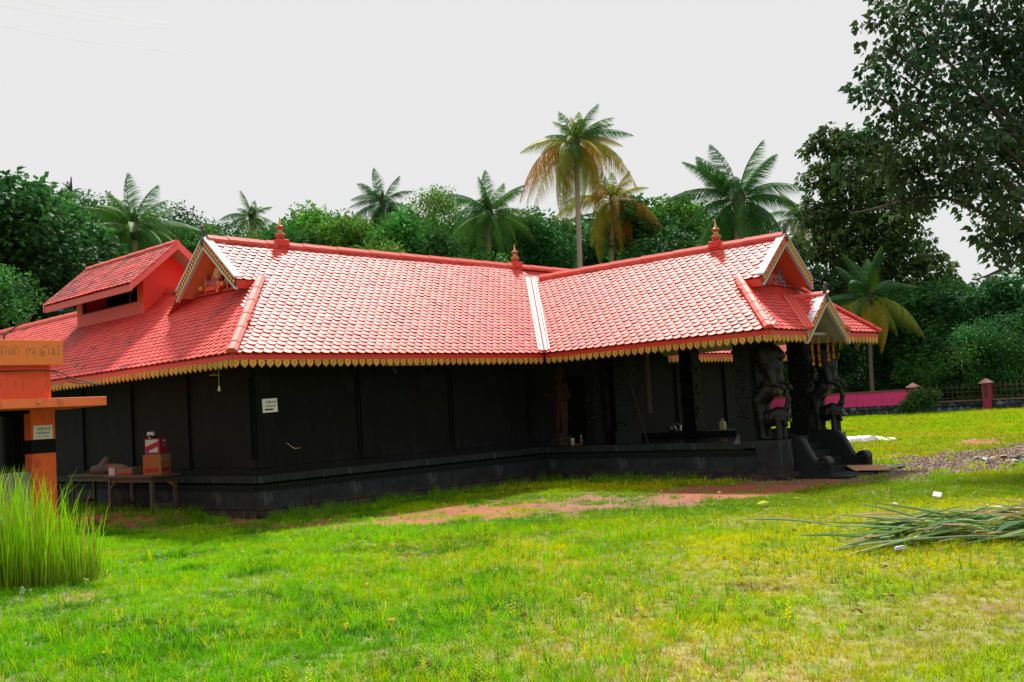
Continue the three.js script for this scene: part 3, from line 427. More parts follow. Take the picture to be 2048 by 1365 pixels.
// ------------------------------------------------------------------ office kiosk on the left
{
  const o = thing('office_kiosk', 'orange plastered office kiosk with grey lettering on its parapet', 'kiosk', [-2.94, 0, -1.4]);
  const plaster = (r, g, b, s) => new THREE.MeshStandardMaterial({ map: dataTex(256, (u, v) => { const a = tnoise(u, v, 5, 5), c = tnoise(u, v * 0.2, 26, 3), sp = sm(0.66, 0.74, tnoise(u, v, 14, 4)), k = 0.8 + 0.32 * a - 0.34 * sm(0.55, 0.8, c) - 0.25 * sp; return [r * k, g * k, b * (k + 0.1 * a)]; }, true, true), bumpMap: stoneBump, bumpScale: 0.004, roughness: 0.85, side: THREE.DoubleSide, ...s });
  const or = plaster(0.86, 0.135, 0.03), orR = plaster(0.78, 0.085, 0.028), orP = plaster(0.88, 0.185, 0.06);
  const put = (n, g, m) => part(o, n, boxUV(g), m);
  put('parapet', rbox(-2.4, 0.19, 2.87, 3.295, -0.22, -0.01, 0.008), orP);
  const txt = canvasMat(1024, 256, (c) => { c.fillStyle = '#ea7c3e'; c.fillRect(0, 0, 1024, 256); c.strokeStyle = '#8c6440'; const w = write(c, OFFICE, 0, -999, 96, 9); write(c, OFFICE, 1024 - w - 26, 152, 96, 9); c.strokeStyle = '#8a6a42'; write(c, 'ra', 40, 214, 26, 12); for (let i = 0; i < 500; i++) { c.fillStyle = `rgba(${rnd() < 0.5 ? '150,70,30' : '236,160,100'},0.09)`; c.fillRect(rnd() * 1024, rnd() * 256, 4 + rnd() * 40, 2 + rnd() * 10); } }, 0.85);
  const pl = new THREE.PlaneGeometry(1.55, 0.405).translate(-0.6, 3.083, -0.006); part(o, 'sign_lettering', pl, txt);
  put('fascia_wall', box(-2.4, 0.0, 2.3, 2.87, -0.3, -0.1), orR);
  put('canopy', rbox(-2.6, 0.9, 2.165, 2.32, -1.7, 0.02, 0.01), orP);
  put('pillar', box(0.02, 0.43, -0.05, 2.165, -1.3, -1.0), or);
  put('pillar_black_band', box(0.014, 0.436, 1.40, 1.64, -1.31, -0.994), M.black);
  put('blue_strip', box(0.43, 0.46, 0.2, 1.9, -1.25, -1.05), mat(0.01, 0.025, 0.09, 0.6));
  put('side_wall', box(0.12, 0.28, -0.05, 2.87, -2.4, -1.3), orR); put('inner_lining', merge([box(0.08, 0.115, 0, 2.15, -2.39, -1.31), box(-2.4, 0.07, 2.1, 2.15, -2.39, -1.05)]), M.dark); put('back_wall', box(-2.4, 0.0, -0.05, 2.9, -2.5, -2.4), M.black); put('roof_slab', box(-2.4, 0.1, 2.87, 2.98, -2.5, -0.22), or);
  put('counter', rbox(-2.4, 0.01, 0.0, 1.1, -1.25, -1.05, 0.01), mat(0.2, 0.21, 0.2, 0.85));
  put('counter_red_mark', box(-0.26, -0.2, 0.94, 1.02, -1.06, -1.044), mat(0.5, 0.04, 0.03, 0.7));
  for (let i = 0; i < 9; i++) part(o, 'window_bar', new THREE.CylinderGeometry(0.008, 0.008, 1.06, 6).translate(-0.08 - i * 0.16, 1.63, -1.15), M.black);
  part(o, 'drain_spout', new THREE.CylinderGeometry(0.018, 0.02, 0.09, 10).rotateX(1.35).translate(-0.27, 2.25, 0.05), mat(0.5, 0.3, 0.16, 0.5));
  const rod = top('antenna_rod', merge([tube([[0, 0, 0], [0, 0.42, 0]], 0.016, 4), tube([[0, 0.41, 0], [0.2, 0.55, 0], [0.5, 0.78, 0]], 0.014, 6)]), mat(0.05, 0.02, 0.015, 0.7), 'rusty bent rod standing on the orange kiosk roof', 'rod'); rod.position.set(-3.63, 2.98, -1.62);
  top('power_cable', merge([tube([[-5.3, 2.78, -1.46], [-3.6, 2.785, -1.46], [-2.93, 2.78, -1.46], [-2.2, 2.68, -2.3], [-1.35, 2.63, -3.2], [-1.1, 2.6, -3.4]], 0.012, 40), tube([[-2.93, 2.765, -1.46], [-2.3, 2.63, -2.2], [-1.5, 2.62, -3.0], [-1.1, 2.6, -3.42]], 0.009, 30)]), mat(0.01, 0.01, 0.012, 0.5), 'black cables running from the orange kiosk to the temple eave', 'cable');
  const s = thing('notice_board', 'white notice with three printed lines on the orange pillar', 'sign', [-2.725, 1.767, -2.391], 0);
  part(s, 'board', rbox(-0.165, 0.165, -0.12, 0.12, -0.005, 0.008, 0.003), M.white);
  part(s, 'print', new THREE.PlaneGeometry(0.32, 0.23).translate(0, 0, 0.0095), canvasMat(512, 368, (c) => { c.fillStyle = '#dfe2dc'; c.fillRect(0, 0, 512, 368); c.strokeStyle = '#111'; write(c, WORD1, 96, 120, 74, 14); write(c, WORD2, 62, 226, 68, 14); write(c, WORD3, 66, 312, 40, 13); }));
}
{
  const s = thing('direction_sign', 'white sign with black arrow pointing left on the dark wall', 'sign', [0.34, 2.008, 0.006], 0); s.rotation.z = 0.035;
  part(s, 'board', rbox(-0.155, 0.155, -0.125, 0.125, -0.05, 0.008, 0.003), M.white);
  part(s, 'print', new THREE.PlaneGeometry(0.3, 0.24).translate(0, 0, 0.0095), canvasMat(512, 410, (c) => { c.fillStyle = '#e4e6e4'; c.fillRect(0, 0, 512, 410); c.strokeStyle = '#0c0c0c'; write(c, WORD1, 92, 132, 84, 14); write(c, WORD2, 58, 248, 74, 14); c.fillStyle = '#050505'; c.beginPath(); c.moveTo(28, 326); c.lineTo(110, 280); c.lineTo(100, 302); c.lineTo(360, 302); c.lineTo(360, 352); c.lineTo(100, 352); c.lineTo(110, 372); c.fill(); }));
}

// ------------------------------------------------------------------ tables and what stands on them
const woodT = new THREE.MeshStandardMaterial({ map: dataTex(256, (u, v) => { const a = tnoise(u * 1, v * 0.2, 40, 3), b = tnoise(u, v, 5, 3), k = 0.6 + 0.8 * a * b + 0.2 * b; return [0.065 * k, 0.04 * k, 0.026 * k]; }, true, true), roughness: 0.75, side: THREE.DoubleSide });
function table(name, label, pos, turn, L, D, h) {
  const t = thing(name, label, 'table', pos, turn, 'wooden tables by the dark wall');
  for (let i = 0; i < 4; i++) { const z0 = -D / 2 + i * D / 4; part(t, 'top_plank', boxUV(rbox(-L / 2, L / 2, h - 0.035, h + rr(0, 0.006), z0 + 0.003, z0 + D / 4 - 0.003, 0.006)), woodT); }
  for (const sx of [-1, 1]) for (const sz of [-1, 1]) { const x = sx * (L / 2 - 0.12), z = sz * (D / 2 - 0.07); part(t, 'leg', boxUV(rbox(x - 0.032, x + 0.032, -0.05, h - 0.036, z - 0.032, z + 0.032, 0.005)), woodT); }
  for (const sz of [-1, 1]) part(t, 'apron', boxUV(rbox(-L / 2 + 0.153, L / 2 - 0.153, h - 0.13, h - 0.037, sz * (D / 2 - 0.07) - 0.014, sz * (D / 2 - 0.07) + 0.014, 0.004)), woodT);
  for (const sx of [-1, 1]) { const x = sx * (L / 2 - 0.12); part(t, 'apron', boxUV(rbox(x - 0.013, x + 0.013, h - 0.13, h - 0.037, -D / 2 + 0.103, D / 2 - 0.103, 0.004)), woodT); part(t, 'stretcher', boxUV(rbox(x - 0.016, x + 0.016, 0.13, 0.19, -D / 2 + 0.1, D / 2 - 0.1, 0.004)), woodT); }
  return t;
}
{
  const tR = table('wooden_table', 'weathered wooden table carrying the tall open cardboard box', [-0.66, 0.13, -2.92], Math.PI / 2 + 0.06, 1.72, 0.62, 0.715);
  part(tR, 'corner_brace', beam(V3(-0.5, 0.66, 0.1), V3(-0.73, 0.5, 0.26), 0.02, 0.05), mat(0.42, 0.13, 0.06, 0.7));
  part(tR, 'corner_brace', beam(V3(0.5, 0.62, -0.26), V3(0.73, 0.46, -0.26), 0.02, 0.04), woodT);
  tR.rotation.y = -Math.PI / 2 + 0.06; for (const c of tR.children) if (c.name === 'corner_brace') { c.position.set(0, 0, 0); c.rotation.y = Math.PI; }
  table('wooden_table', 'weathered wooden table carrying the brown sack, behind the tall grass', [-0.55, 0.14, -4.85], -Math.PI / 2 + 0.05, 1.75, 0.6, 0.72);
  const card = mat(0.28, 0.085, 0.022, 0.9), cardIn = mat(0.22, 0.13, 0.07, 0.9), redC = mat(0.28, 0.008, 0.012, 0.7), y = 0.852;
  function carton(name, label, p, turn, w, d, h, m, flaps, print) {
    const b = thing(name, label, 'box', p, turn), t = 0.008;
    part(b, 'box_wall', merge([box(-w / 2, w / 2, 0, h, d / 2 - t, d / 2), box(-w / 2, w / 2, 0, h, -d / 2, -d / 2 + t), box(-w / 2, -w / 2 + t, 0, h, -d / 2 + t, d / 2 - t), box(w / 2 - t, w / 2, 0, h, -d / 2 + t, d / 2 - t), box(-w / 2 + t, w / 2 - t, 0, t, -d / 2 + t, d / 2 - t)]), m);
    for (const [side, ang, len] of flaps) { const g = side[1] === 'x' ? box(0, len, -0.003, 0.003, -d / 2 + 0.01, d / 2 - 0.01) : box(-w / 2 + 0.01, w / 2 - 0.01, -0.003, 0.003, 0, len); const f = part(b, 'flap', g, cardIn); const sg = side[0] === '+' ? 1 : -1; if (side[1] === 'x') { f.position.set(sg * w / 2, h, 0); f.rotation.set(0, sg < 0 ? Math.PI : 0, ang); } else { f.position.set(0, h, sg * d / 2); f.rotation.set(-ang * 1, sg < 0 ? Math.PI : 0, 0, 'YXZ'); } }
    for (const q of print) part(b, 'print', q[0], q[1]);
    return b;
  }
  const P = mat(0.42, 0.4, 0.4, 0.7), blu = mat(0.03, 0.14, 0.26, 0.7);
  carton('cardboard_box', 'tall brown cardboard box with red band and flaps hanging open', [-0.66, y, -2.32], 0.5, 0.32, 0.38, 0.38, card, [['-x', -1.75, 0.17], ['+z', -1.55, 0.13]], [[box(-0.163, -0.161, 0.05, 0.13, -0.17, 0.14), redC], [box(-0.13, 0.13, 0.06, 0.13, 0.191, 0.193), redC]]);
  carton('red_carton', 'red and white printed carton standing in the tall cardboard box', [-0.66, y + 0.02, -2.32], 0.5, 0.26, 0.32, 0.66, redC, [], [[box(-0.135, -0.131, 0.4, 0.64, -0.14, 0.12), P], [beam(V3(-0.138, 0.46, -0.14), V3(-0.138, 0.56, 0.13), 0.006, 0.09, V3(0, 1, 0)), redC], [box(-0.138, -0.1355, 0.4, 0.47, -0.15, -0.07), mat(0.08, 0.06, 0.3, 0.6)], [box(-0.03, 0.07, 0.5, 0.58, 0.161, 0.164), blu], [box(-0.03, 0.05, 0.6, 0.63, 0.161, 0.164), P]]);
  const cup = thing('packet', 'small white packet on top of the red carton', 'packet', [-0.72, y + 0.682, -2.36], 0.5);
  part(cup, 'wrapper', rbox(-0.03, 0.03, 0.05, 0.125, -0.09, 0.05, 0.01), P); part(cup, 'dark_strap', tube([[-0.02, 0.0, -0.1], [-0.03, 0.05, -0.02], [-0.04, 0.01, 0.05], [0, 0.05, 0.14]], 0.022, 14), M.black); part(cup, 'label', rbox(-0.045, -0.01, 0.0, 0.05, -0.05, -0.01, 0.008), P);
  carton('cardboard_box', 'low open cardboard box in the middle of the tables', [-0.66, y, -3.38], 0.35, 0.34, 0.4, 0.14, mat(0.18, 0.11, 0.06, 0.9), [['-z', 0.35, 0.2]], [[box(-0.172, -0.17, 0.01, 0.05, -0.19, 0.19), redC]]);
  carton('red_carton', 'small red-topped white carton between the sack and low box', [-0.78, y, -3.78], 0.3, 0.16, 0.17, 0.19, P, [], [[box(-0.082, 0.082, 0.15, 0.195, -0.087, 0.087), mat(0.36, 0.01, 0.015, 0.7)]]);
  const sack = top('brown_sack', (() => { const g = sculpt([[-0.12, 0.09, -0.2, 0.1, 0.08, 0.1, 0.2, 0.1], [0, 0.12, -0.05, 0.13, 0.0, 0.26, 0.02, 0.07], [0, 0.18, -0.02, 0.12, 0.0, 0.32, 0.03, 0.035], [0.05, 0.1, 0.2, 0.09, 0.0, 0.09, 0.28, 0.05]], 40, 0.05); const p = g.attributes.position; for (let i = 0; i < p.count; i++) { const n = (fbm(p.getX(i) * 9 + 4, p.getY(i) * 9 + p.getZ(i) * 7, 3) - 0.5) * 0.04; p.setX(i, p.getX(i) + n); p.setZ(i, p.getZ(i) + n); if (p.getY(i) < 0) p.setY(i, 0); } g.computeVertexNormals(); return g; })(), mat(0.075, 0.055, 0.05, 0.95), 'slumped brown sack with peaked top on the left table', 'sack'); sack.position.set(-0.62, y + 0.008, -4.5);
}

// ------------------------------------------------------------------ eave fittings and things in the hall
{
  const l = thing('hanging_lamp', 'small brass lamp shade with a glass bulb hanging near the corner', 'lamp', [-0.5, 2.6, -0.43]);
  part(l, 'cord', tube([[0, 0.35, 0], [0, 0.03, 0]], 0.005, 3), M.black);
  part(l, 'shade', new THREE.LatheGeometry([[0.02, 0.04], [0.04, 0.03], [0.1, 0.0], [0.105, -0.008], [0.095, -0.004], [0.03, 0.022]].map((p) => new THREE.Vector2(...p)), 20), mat(0.7, 0.42, 0.24, 0.3, { metalness: 0.5 }));
  const b = top('glass_bulb', merge([new THREE.SphereGeometry(0.03, 12, 8), new THREE.CylinderGeometry(0.014, 0.018, 0.05, 8).translate(0, 0.045, 0), new THREE.CylinderGeometry(0.004, 0.004, 0.5, 5).translate(0, 0.32, 0)]), mat(0.6, 0.6, 0.62, 0.1), 'unlit bulb on a wire just below the brass lamp shade', 'bulb'); b.position.set(-0.5, 2.33, -0.29);
  const t = thing('tube_light', 'unlit tube light fixed under the eave above the plain wall', 'tube light', [3.28, 2.72, 0.55]);
  part(t, 'housing', rbox(-0.68, 0.68, -0.02, 0.03, -0.025, 0.025, 0.005), mat(0.2, 0.2, 0.18, 0.6)); part(t, 'tube', new THREE.CylinderGeometry(0.014, 0.014, 1.26, 10).rotateZ(Math.PI / 2).translate(0, -0.038, 0), mat(0.45, 0.46, 0.44, 0.35)); part(t, 'bracket', merge([box(-0.6, -0.57, 0.03, 0.4, -0.01, 0.01), box(0.57, 0.6, 0.03, 0.4, -0.01, 0.01)]), M.black);
  top('loose_wire', tube([[2.88, 2.72, 0.5], [2.87, 2.62, 0.5], [2.93, 2.56, 0.5], [2.92, 2.5, 0.51]], 0.006, 12, 5), mat(0.2, 0.12, 0.09, 0.7), 'short loose wire dangling below the tube light', 'wire');
  top('dry_twig', merge([tube([[0.66, 1.31, 0.02], [0.75, 1.22, 0.06], [0.84, 1.2, 0.03], [0.92, 1.205, 0.05]], 0.006, 10, 5), tube([[0.74, 1.23, 0.06], [0.79, 1.2, 0.06], [0.82, 1.185, 0.03]], 0.008, 6, 5)]), mat(0.42, 0.33, 0.2, 0.8), 'pale dry twig caught on the dark wall below the sign', 'twig');
}
function guardian() {                                    // standing carved figure, origin between its feet, facing +x
  const g = thing('guardian_statue', 'painted red and ochre standing guardian statue in the dark corner', 'statue', [LA + 0.16, 0.78, 0.42], Math.PI - 0.25);
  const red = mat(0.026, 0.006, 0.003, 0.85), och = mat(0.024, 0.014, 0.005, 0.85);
  part(g, 'statue_base', merge([rbox(-0.2, 0.24, 0, 0.12, -0.2, 0.2, 0.02), rbox(-0.16, 0.2, 0.12, 0.2, -0.17, 0.17, 0.02)]), och);
  const y0 = 0.2, f = (a) => a.map((v, i) => (i % 4 === 1 ? v + y0 : v));
  part(g, 'statue_body', sculpt([
    f([0.06, 0.03, -0.08, 0.045, 0.16, 0.025, -0.1, 0.03]), f([0.06, 0.03, 0.08, 0.045, 0.16, 0.025, 0.1, 0.03]), f([0, 0.05, -0.08, 0.06, 0, 0.42, -0.08, 0.08]), f([0, 0.05, 0.08, 0.06, 0, 0.42, 0.08, 0.08]), f([0, 0.42, -0.08, 0.09, 0, 0.75, -0.05, 0.12]), f([0, 0.42, 0.08, 0.09, 0, 0.75, 0.05, 0.12]),
    f([0, 0.78, 0, 0.125, 0, 0.95, 0, 0.105]), f([0, 0.95, 0, 0.105, 0.01, 1.14, 0, 0.13]), f([0, 1.2, -0.15, 0.06, 0, 1.2, 0.15, 0.06]), f([0.0, 1.2, 0, 0.055, 0.01, 1.34, 0, 0.05]), f([0.02, 1.4, 0, 0.09, 0.02, 1.46, 0, 0.085]), f([0.1, 1.41, 0, 0.018, 0.11, 1.38, 0, 0.022]), f([0, 1.52, 0, 0.09, 0, 1.72, 0, 0.035]), f([0.02, 1.42, -0.1, 0.03, 0.02, 1.34, -0.11, 0.025]), f([0.02, 1.42, 0.1, 0.03, 0.02, 1.34, 0.11, 0.025]),
    f([0, 1.18, -0.18, 0.06, -0.02, 0.92, -0.28, 0.045]), f([-0.02, 0.92, -0.28, 0.045, 0.1, 0.84, -0.16, 0.035]), f([0, 1.18, 0.18, 0.06, 0.04, 0.93, 0.27, 0.045]), f([0.04, 0.93, 0.27, 0.045, 0.22, 0.98, 0.24, 0.035]), f([0.22, 0.98, 0.24, 0.035, 0.26, 1.04, 0.24, 0.025])], 84, 0.03), red);
  part(g, 'skirt_folds', sculpt([f([0.08, 0.82, 0, 0.06, 0.13, 0.15, 0, 0.035]), f([0.07, 0.8, -0.1, 0.04, 0.09, 0.2, -0.15, 0.03]), f([0.07, 0.8, 0.1, 0.04, 0.09, 0.2, 0.15, 0.03])], 56, 0.02), mat(0.035, 0.004, 0.003, 0.85));
  part(g, 'belt', new THREE.TorusGeometry(0.125, 0.022, 6, 18).rotateX(Math.PI / 2).translate(0, 0.86 + y0, 0), och);
  part(g, 'necklace', new THREE.TorusGeometry(0.09, 0.014, 6, 16).rotateX(1.2).translate(0.04, 1.2 + y0, 0), och);
  return g;
}
guardian();
{
  const brass = mat(0.5, 0.5, 0.48, 0.22, { metalness: 0.7 }), lathe = (p, n = 18) => new THREE.LatheGeometry(p.map((q) => new THREE.Vector2(...q)), n);
  const pot = thing('steel_pot', 'round steel pot with bright rim on the far ledge', 'pot', [LA + WB - 0.22, 0.92, 1.85]); part(pot, 'pot_body', lathe([[0, 0], [0.07, 0], [0.11, 0.05], [0.115, 0.1], [0.09, 0.13], [0.1, 0.145], [0.09, 0.145], [0.08, 0.13]]), mat(0.12, 0.12, 0.12, 0.3, { metalness: 0.6 }));
  const jug = thing('steel_jug', 'steel jug with a curved handle beside the round pot', 'jug', [LA + WB - 0.22, 0.92, 2.12]); part(jug, 'jug_body', lathe([[0, 0], [0.06, 0], [0.075, 0.05], [0.05, 0.12], [0.065, 0.16], [0.055, 0.16]]), brass); part(jug, 'handle', tube([[0, 0.15, -0.05], [0, 0.2, -0.14], [0, 0.12, -0.2], [0, 0.03, -0.12]], 0.01, 14), brass);
  const can = thing('oil_can', 'yellowish plastic oil can on the far ledge', 'can', [LA + WB - 0.22, 0.92, 3.25]); part(can, 'can_body', rbox(-0.06, 0.06, 0, 0.2, -0.065, 0.065, 0.02), mat(0.36, 0.3, 0.14, 0.5)); part(can, 'neck', new THREE.CylinderGeometry(0.025, 0.035, 0.05, 12).translate(0, 0.22, 0), mat(0.33, 0.27, 0.12, 0.5)); part(can, 'cap', new THREE.CylinderGeometry(0.028, 0.028, 0.03, 12).translate(0, 0.255, 0), M.cream);
  const cup = thing('steel_cup', 'pale steel cup at the foot of the guardian statue', 'cup', [LA + 0.08, 0.782, 0.76]); part(cup, 'cup_body', lathe([[0, 0], [0.04, 0], [0.05, 0.15], [0.046, 0.15], [0.036, 0.01]]), mat(0.3, 0.32, 0.33, 0.3)); part(cup, 'rim', new THREE.TorusGeometry(0.048, 0.006, 6, 18).rotateX(Math.PI / 2).translate(0, 0.15, 0), P0());
  const bot = thing('glass_bottle', 'small green bottle with pale cap near the steel cup', 'bottle', [LA + 0.1, 0.782, 1.0]); part(bot, 'bottle_body', lathe([[0, 0], [0.035, 0], [0.036, 0.11], [0.014, 0.16], [0.014, 0.19], [0, 0.19]]), mat(0.05, 0.07, 0.02, 0.2)); part(bot, 'cap', new THREE.CylinderGeometry(0.018, 0.018, 0.03, 10).translate(0, 0.205, 0), mat(0.6, 0.45, 0.3, 0.5));
  top('flower_offering', merge([0, 1, 2, 3, 4].map((i) => new THREE.SphereGeometry(0.018, 6, 5).translate(rr(-0.03, 0.03), 0.016, i * 0.035))), mat(0.5, 0.05, 0.04, 0.7), 'scattered red flowers between the steel cup and bottle', 'flowers').position.set(LA + 0.06, 0.782, 0.82);
  function P0() { return mat(0.75, 0.75, 0.75, 0.25); }
  const st = top('stone_wedge', (() => { const g = rbox(-0.07, 0.07, 0, 0.24, -0.09, 0.09, 0.03), p = g.attributes.position; for (let i = 0; i < p.count; i++) if (p.getY(i) > 0.1) { p.setZ(i, p.getZ(i) * 0.4 + 0.05); } g.computeVertexNormals(); return g; })(), mat(0.09, 0.09, 0.09, 0.8), 'small grey stone wedge standing beside the carved front pillar', 'stone'); st.position.set(LA + 0.05, 0.7, 5.1);
  top('wooden_post', box(-0.035, 0.035, 0, 1.55, -0.03, 0.03), mat(0.035, 0.03, 0.015, 0.8), 'pale wooden post hanging upright in the hall opening', 'post').position.set(LA + 0.45, 1.42, 2.72);
  top('leaning_pole', tube([[0, 0, 0], [0, 0.7, -0.2], [0, 1.45, -0.4]], 0.012, 6, 6), mat(0.015, 0.015, 0.013, 0.8), 'thin dark pole leaning against the carved middle pillar', 'pole').position.set(LA + 0.1, 0.78, 2.85);
}
// ------------------------------------------------------------------ rearing lions over elephants, in front of the two entrance pillars
function lion(label, x) {
  const g = thing('lion_statue', label, 'statue', [x, 0.78, BZ - 0.04], 0, 'rearing lions at the temple steps');
  const L = (s) => [
    [s * 0.11, 0.05, 0.16, 0.055, s * 0.12, 0.035, 0.32, 0.045], [s * 0.11, 0.06, 0.15, 0.05, s * 0.12, 0.42, 0.16, 0.065], [s * 0.12, 0.42, 0.16, 0.07, s * 0.13, 0.78, 0.12, 0.1], [s * 0.13, 0.78, 0.13, 0.105, s * 0.09, 0.98, 0.32, 0.14],
    [s * 0.15, 1.34, 0.44, 0.085, s * 0.18, 1.1, 0.5, 0.055], [s * 0.18, 1.1, 0.5, 0.055, s * 0.13, 1.03, 0.66, 0.042], [s * 0.13, 1.03, 0.66, 0.05, s * 0.12, 0.98, 0.71, 0.04], [s * 0.12, 1.86, 0.3, 0.05, s * 0.14, 1.93, 0.27, 0.03]];
  part(g, 'lion_body', sculpt([...L(1), ...L(-1), [0, 0.98, 0.28, 0.16, 0, 1.2, 0.38, 0.155], [0, 1.2, 0.38, 0.155, 0, 1.42, 0.42, 0.2], [0, 1.5, 0.36, 0.22, 0, 1.7, 0.3, 0.23], [0, 1.72, 0.34, 0.21, 0, 1.68, 0.46, 0.17], [0, 1.66, 0.5, 0.13, 0, 1.64, 0.6, 0.1], [0, 1.5, 0.44, 0.1, 0, 1.49, 0.55, 0.065], [0, 1.72, 0.55, 0.06, 0, 1.78, 0.48, 0.05], [0, 1.0, 0.14, 0.05, 0, 1.2, 0.06, 0.04], [0, 1.2, 0.06, 0.04, 0, 1.5, 0.06, 0.06]], 92, 0.035), M.idol);
  const curls = []; for (let i = 0; i < 46; i++) { const a = rr(-2.4, 2.4), y = rr(1.3, 1.9), r = 0.225 * (1 - Math.max(0, y - 1.75) * 2); curls.push(new THREE.SphereGeometry(rr(0.03, 0.05), 6, 5).translate(Math.sin(a) * r, y, 0.32 - Math.cos(a) * r)); }
  part(g, 'mane', merge(curls), M.idol);
  part(g, 'elephant', sculpt([[0, 0.42, 0.3, 0.17, 0, 0.48, 0.46, 0.15], [0, 0.5, 0.46, 0.14, 0, 0.46, 0.56, 0.11], [0, 0.5, 0.56, 0.075, 0, 0.62, 0.66, 0.055], [0, 0.62, 0.66, 0.055, 0, 0.78, 0.7, 0.042], [0, 0.78, 0.7, 0.042, 0, 0.9, 0.66, 0.035], [0.08, 0.4, 0.54, 0.03, 0.1, 0.36, 0.66, 0.018], [-0.08, 0.4, 0.54, 0.03, -0.1, 0.36, 0.66, 0.018], [0.13, 0.5, 0.4, 0.05, 0.2, 0.4, 0.38, 0.03], [-0.13, 0.5, 0.4, 0.05, -0.2, 0.4, 0.38, 0.03], [0.09, 0.38, 0.5, 0.06, 0.1, 0.03, 0.5, 0.06], [-0.09, 0.38, 0.5, 0.06, -0.1, 0.03, 0.5, 0.06], [0, 0.36, 0.58, 0.05, 0, 0.28, 0.62, 0.04]], 70, 0.035), M.idol);
}
lion('dark stone rearing lion over an elephant, on the pedestal nearer the long wall', 8.0);
lion('dark stone rearing lion over an elephant, on the far pedestal behind the garlands', 10.36);

// marigold garlands under the porch
{
  const oran = mat(0.34, 0.13, 0.008, 0.85), dk = mat(0.2, 0.05, 0.006, 0.85), blossom = new THREE.IcosahedronGeometry(0.03, 0);
  const spec = [[8.82, 0.5, 6.35, 'marigold garland hanging nearest the front carved pillar, leftmost of the four'], [9.2, 0.52, 6.3, 'longest marigold garland, second from the left under the porch'], [9.6, 0.42, 6.3, 'thick marigold garland, third from the left under the porch'], [9.95, 0.36, 6.25, 'short thin marigold garland, rightmost of the four']];
  for (const [x, len, z, label] of spec) { const g = thing('garland', label, 'garland', [x, HE - 0.12, z], 0, 'marigold garlands under the porch gable'); part(g, 'thread', tube([[0, 0.3, 0], [0, -len, 0]], 0.004, 3, 4), dk); const n = Math.round(len / 0.042), q = []; for (let i = 0; i <= n; i++) q.push(blossom.clone().rotateY(i).scale(1.1, 0.8, 1.1).translate(rr(-0.008, 0.008), -i * len / n, rr(-0.008, 0.008))); part(g, 'marigolds', merge(q.filter((_, i) => i % 4 !== 3)), oran); part(g, 'darker_marigolds', merge(q.filter((_, i) => i % 4 === 3)), dk); part(g, 'end_tassel', new THREE.IcosahedronGeometry(0.036, 1).translate(0, -len - 0.03, 0), oran); }
}
// ------------------------------------------------------------------ ground, path, grass
const PATH = [[-1.3, -3.4, 0.8], [-1.1, -1.4, 0.8], [-0.5, 1.0, 0.9], [0.2, 2.1, 0.95], [1.37, 3.2, 1.3], [2.68, 4.4, 1.65], [4.0, 5.3, 1.7], [5.4, 5.9, 1.6], [6.8, 6.4, 1.5], [8.25, 7.3, 1.3], [10.5, 7.8, 1.7], [13.2, 7.6, 2.2], [17, 8.6, 2.2], [26, 12, 2]];
function pathAt(x, z) { let best = 9, tt = 0; for (let i = 0; i + 1 < PATH.length; i++) { const [a, b, w] = PATH[i], [c, d, w2] = PATH[i + 1], dx = c - a, dz = d - b, t = clamp(((x - a) * dx + (z - b) * dz) / (dx * dx + dz * dz), 0, 1), q = Math.hypot(x - a - dx * t, z - b - dz * t) / (w + (w2 - w) * t); if (q < best) { best = q; tt = i + t; } } return [best, tt]; }
const spur = (x, z) => Math.hypot((x - 19.8) / 2.4, (z - 5.7 + (x - 19.8) * 0.27) / 0.55);
function bare(x, z) { // 0 grass .. 1 bare earth
  const [d, t] = pathAt(x, z), n = fbm(x * 1.7 + 3, z * 1.7, 4) - 0.5, p = t < 4 ? 0.9 : 1;
  let m = (1 - sm(0.55, 1.15, d + n * 1.9)) * p; if (t < 6.5) m *= 0.45 + 0.55 * sm(0.4, 0.52, fbm(x * 1.5 + 40, z * 1.5, 3) + 0.07);
  m = Math.max(m, 1 - sm(0.6, 1.1, spur(x, z) + n));
  m = Math.max(m, sm(0.72, 0.8, fbm(x * 0.9 + 90, z * 0.9 + 14, 4)) * 0.5);
  return m;
}
const bump = (x, z) => 0.135 * Math.exp(-(((x + 0.8) / 0.8) ** 2)) * sm(-0.9, -1.9, z);
const gh = (x, z) => { const away = sm(0.4, 1.4, Math.max(-x, z)) * sm(90, 40, Math.hypot(x, z)); return (fbm(x * 0.45, z * 0.45, 3) - 0.5) * 0.07 * away * (x > 7 && z < 7.6 ? 0.2 : 1) + bump(x, z); };
const rightOf = (x, z) => (x + 10.243) * 0.681 + (z - 15.92) * 0.732, ahead = (x, z) => (x + 10.243) * 0.732 - (z - 15.92) * 0.681;
const dry = (x, z) => clamp(sm(0.42, 0.72, fbm(x * 0.55 + 7, z * 0.55 + 31, 4)) * 0.6 + 0.6 * sm(-0.6, 2.0, rightOf(x, z)) * sm(11.5, 7.5, ahead(x, z)) * sm(0.3, 0.6, fbm(x * 1.3, z * 1.3, 3)) - 0.35 * sm(-0.2, -2.2, rightOf(x, z)) - 0.6 * sm(14.2, 15.6, ahead(x, z)) * sm(20, 17.5, ahead(x, z)), 0, 1);
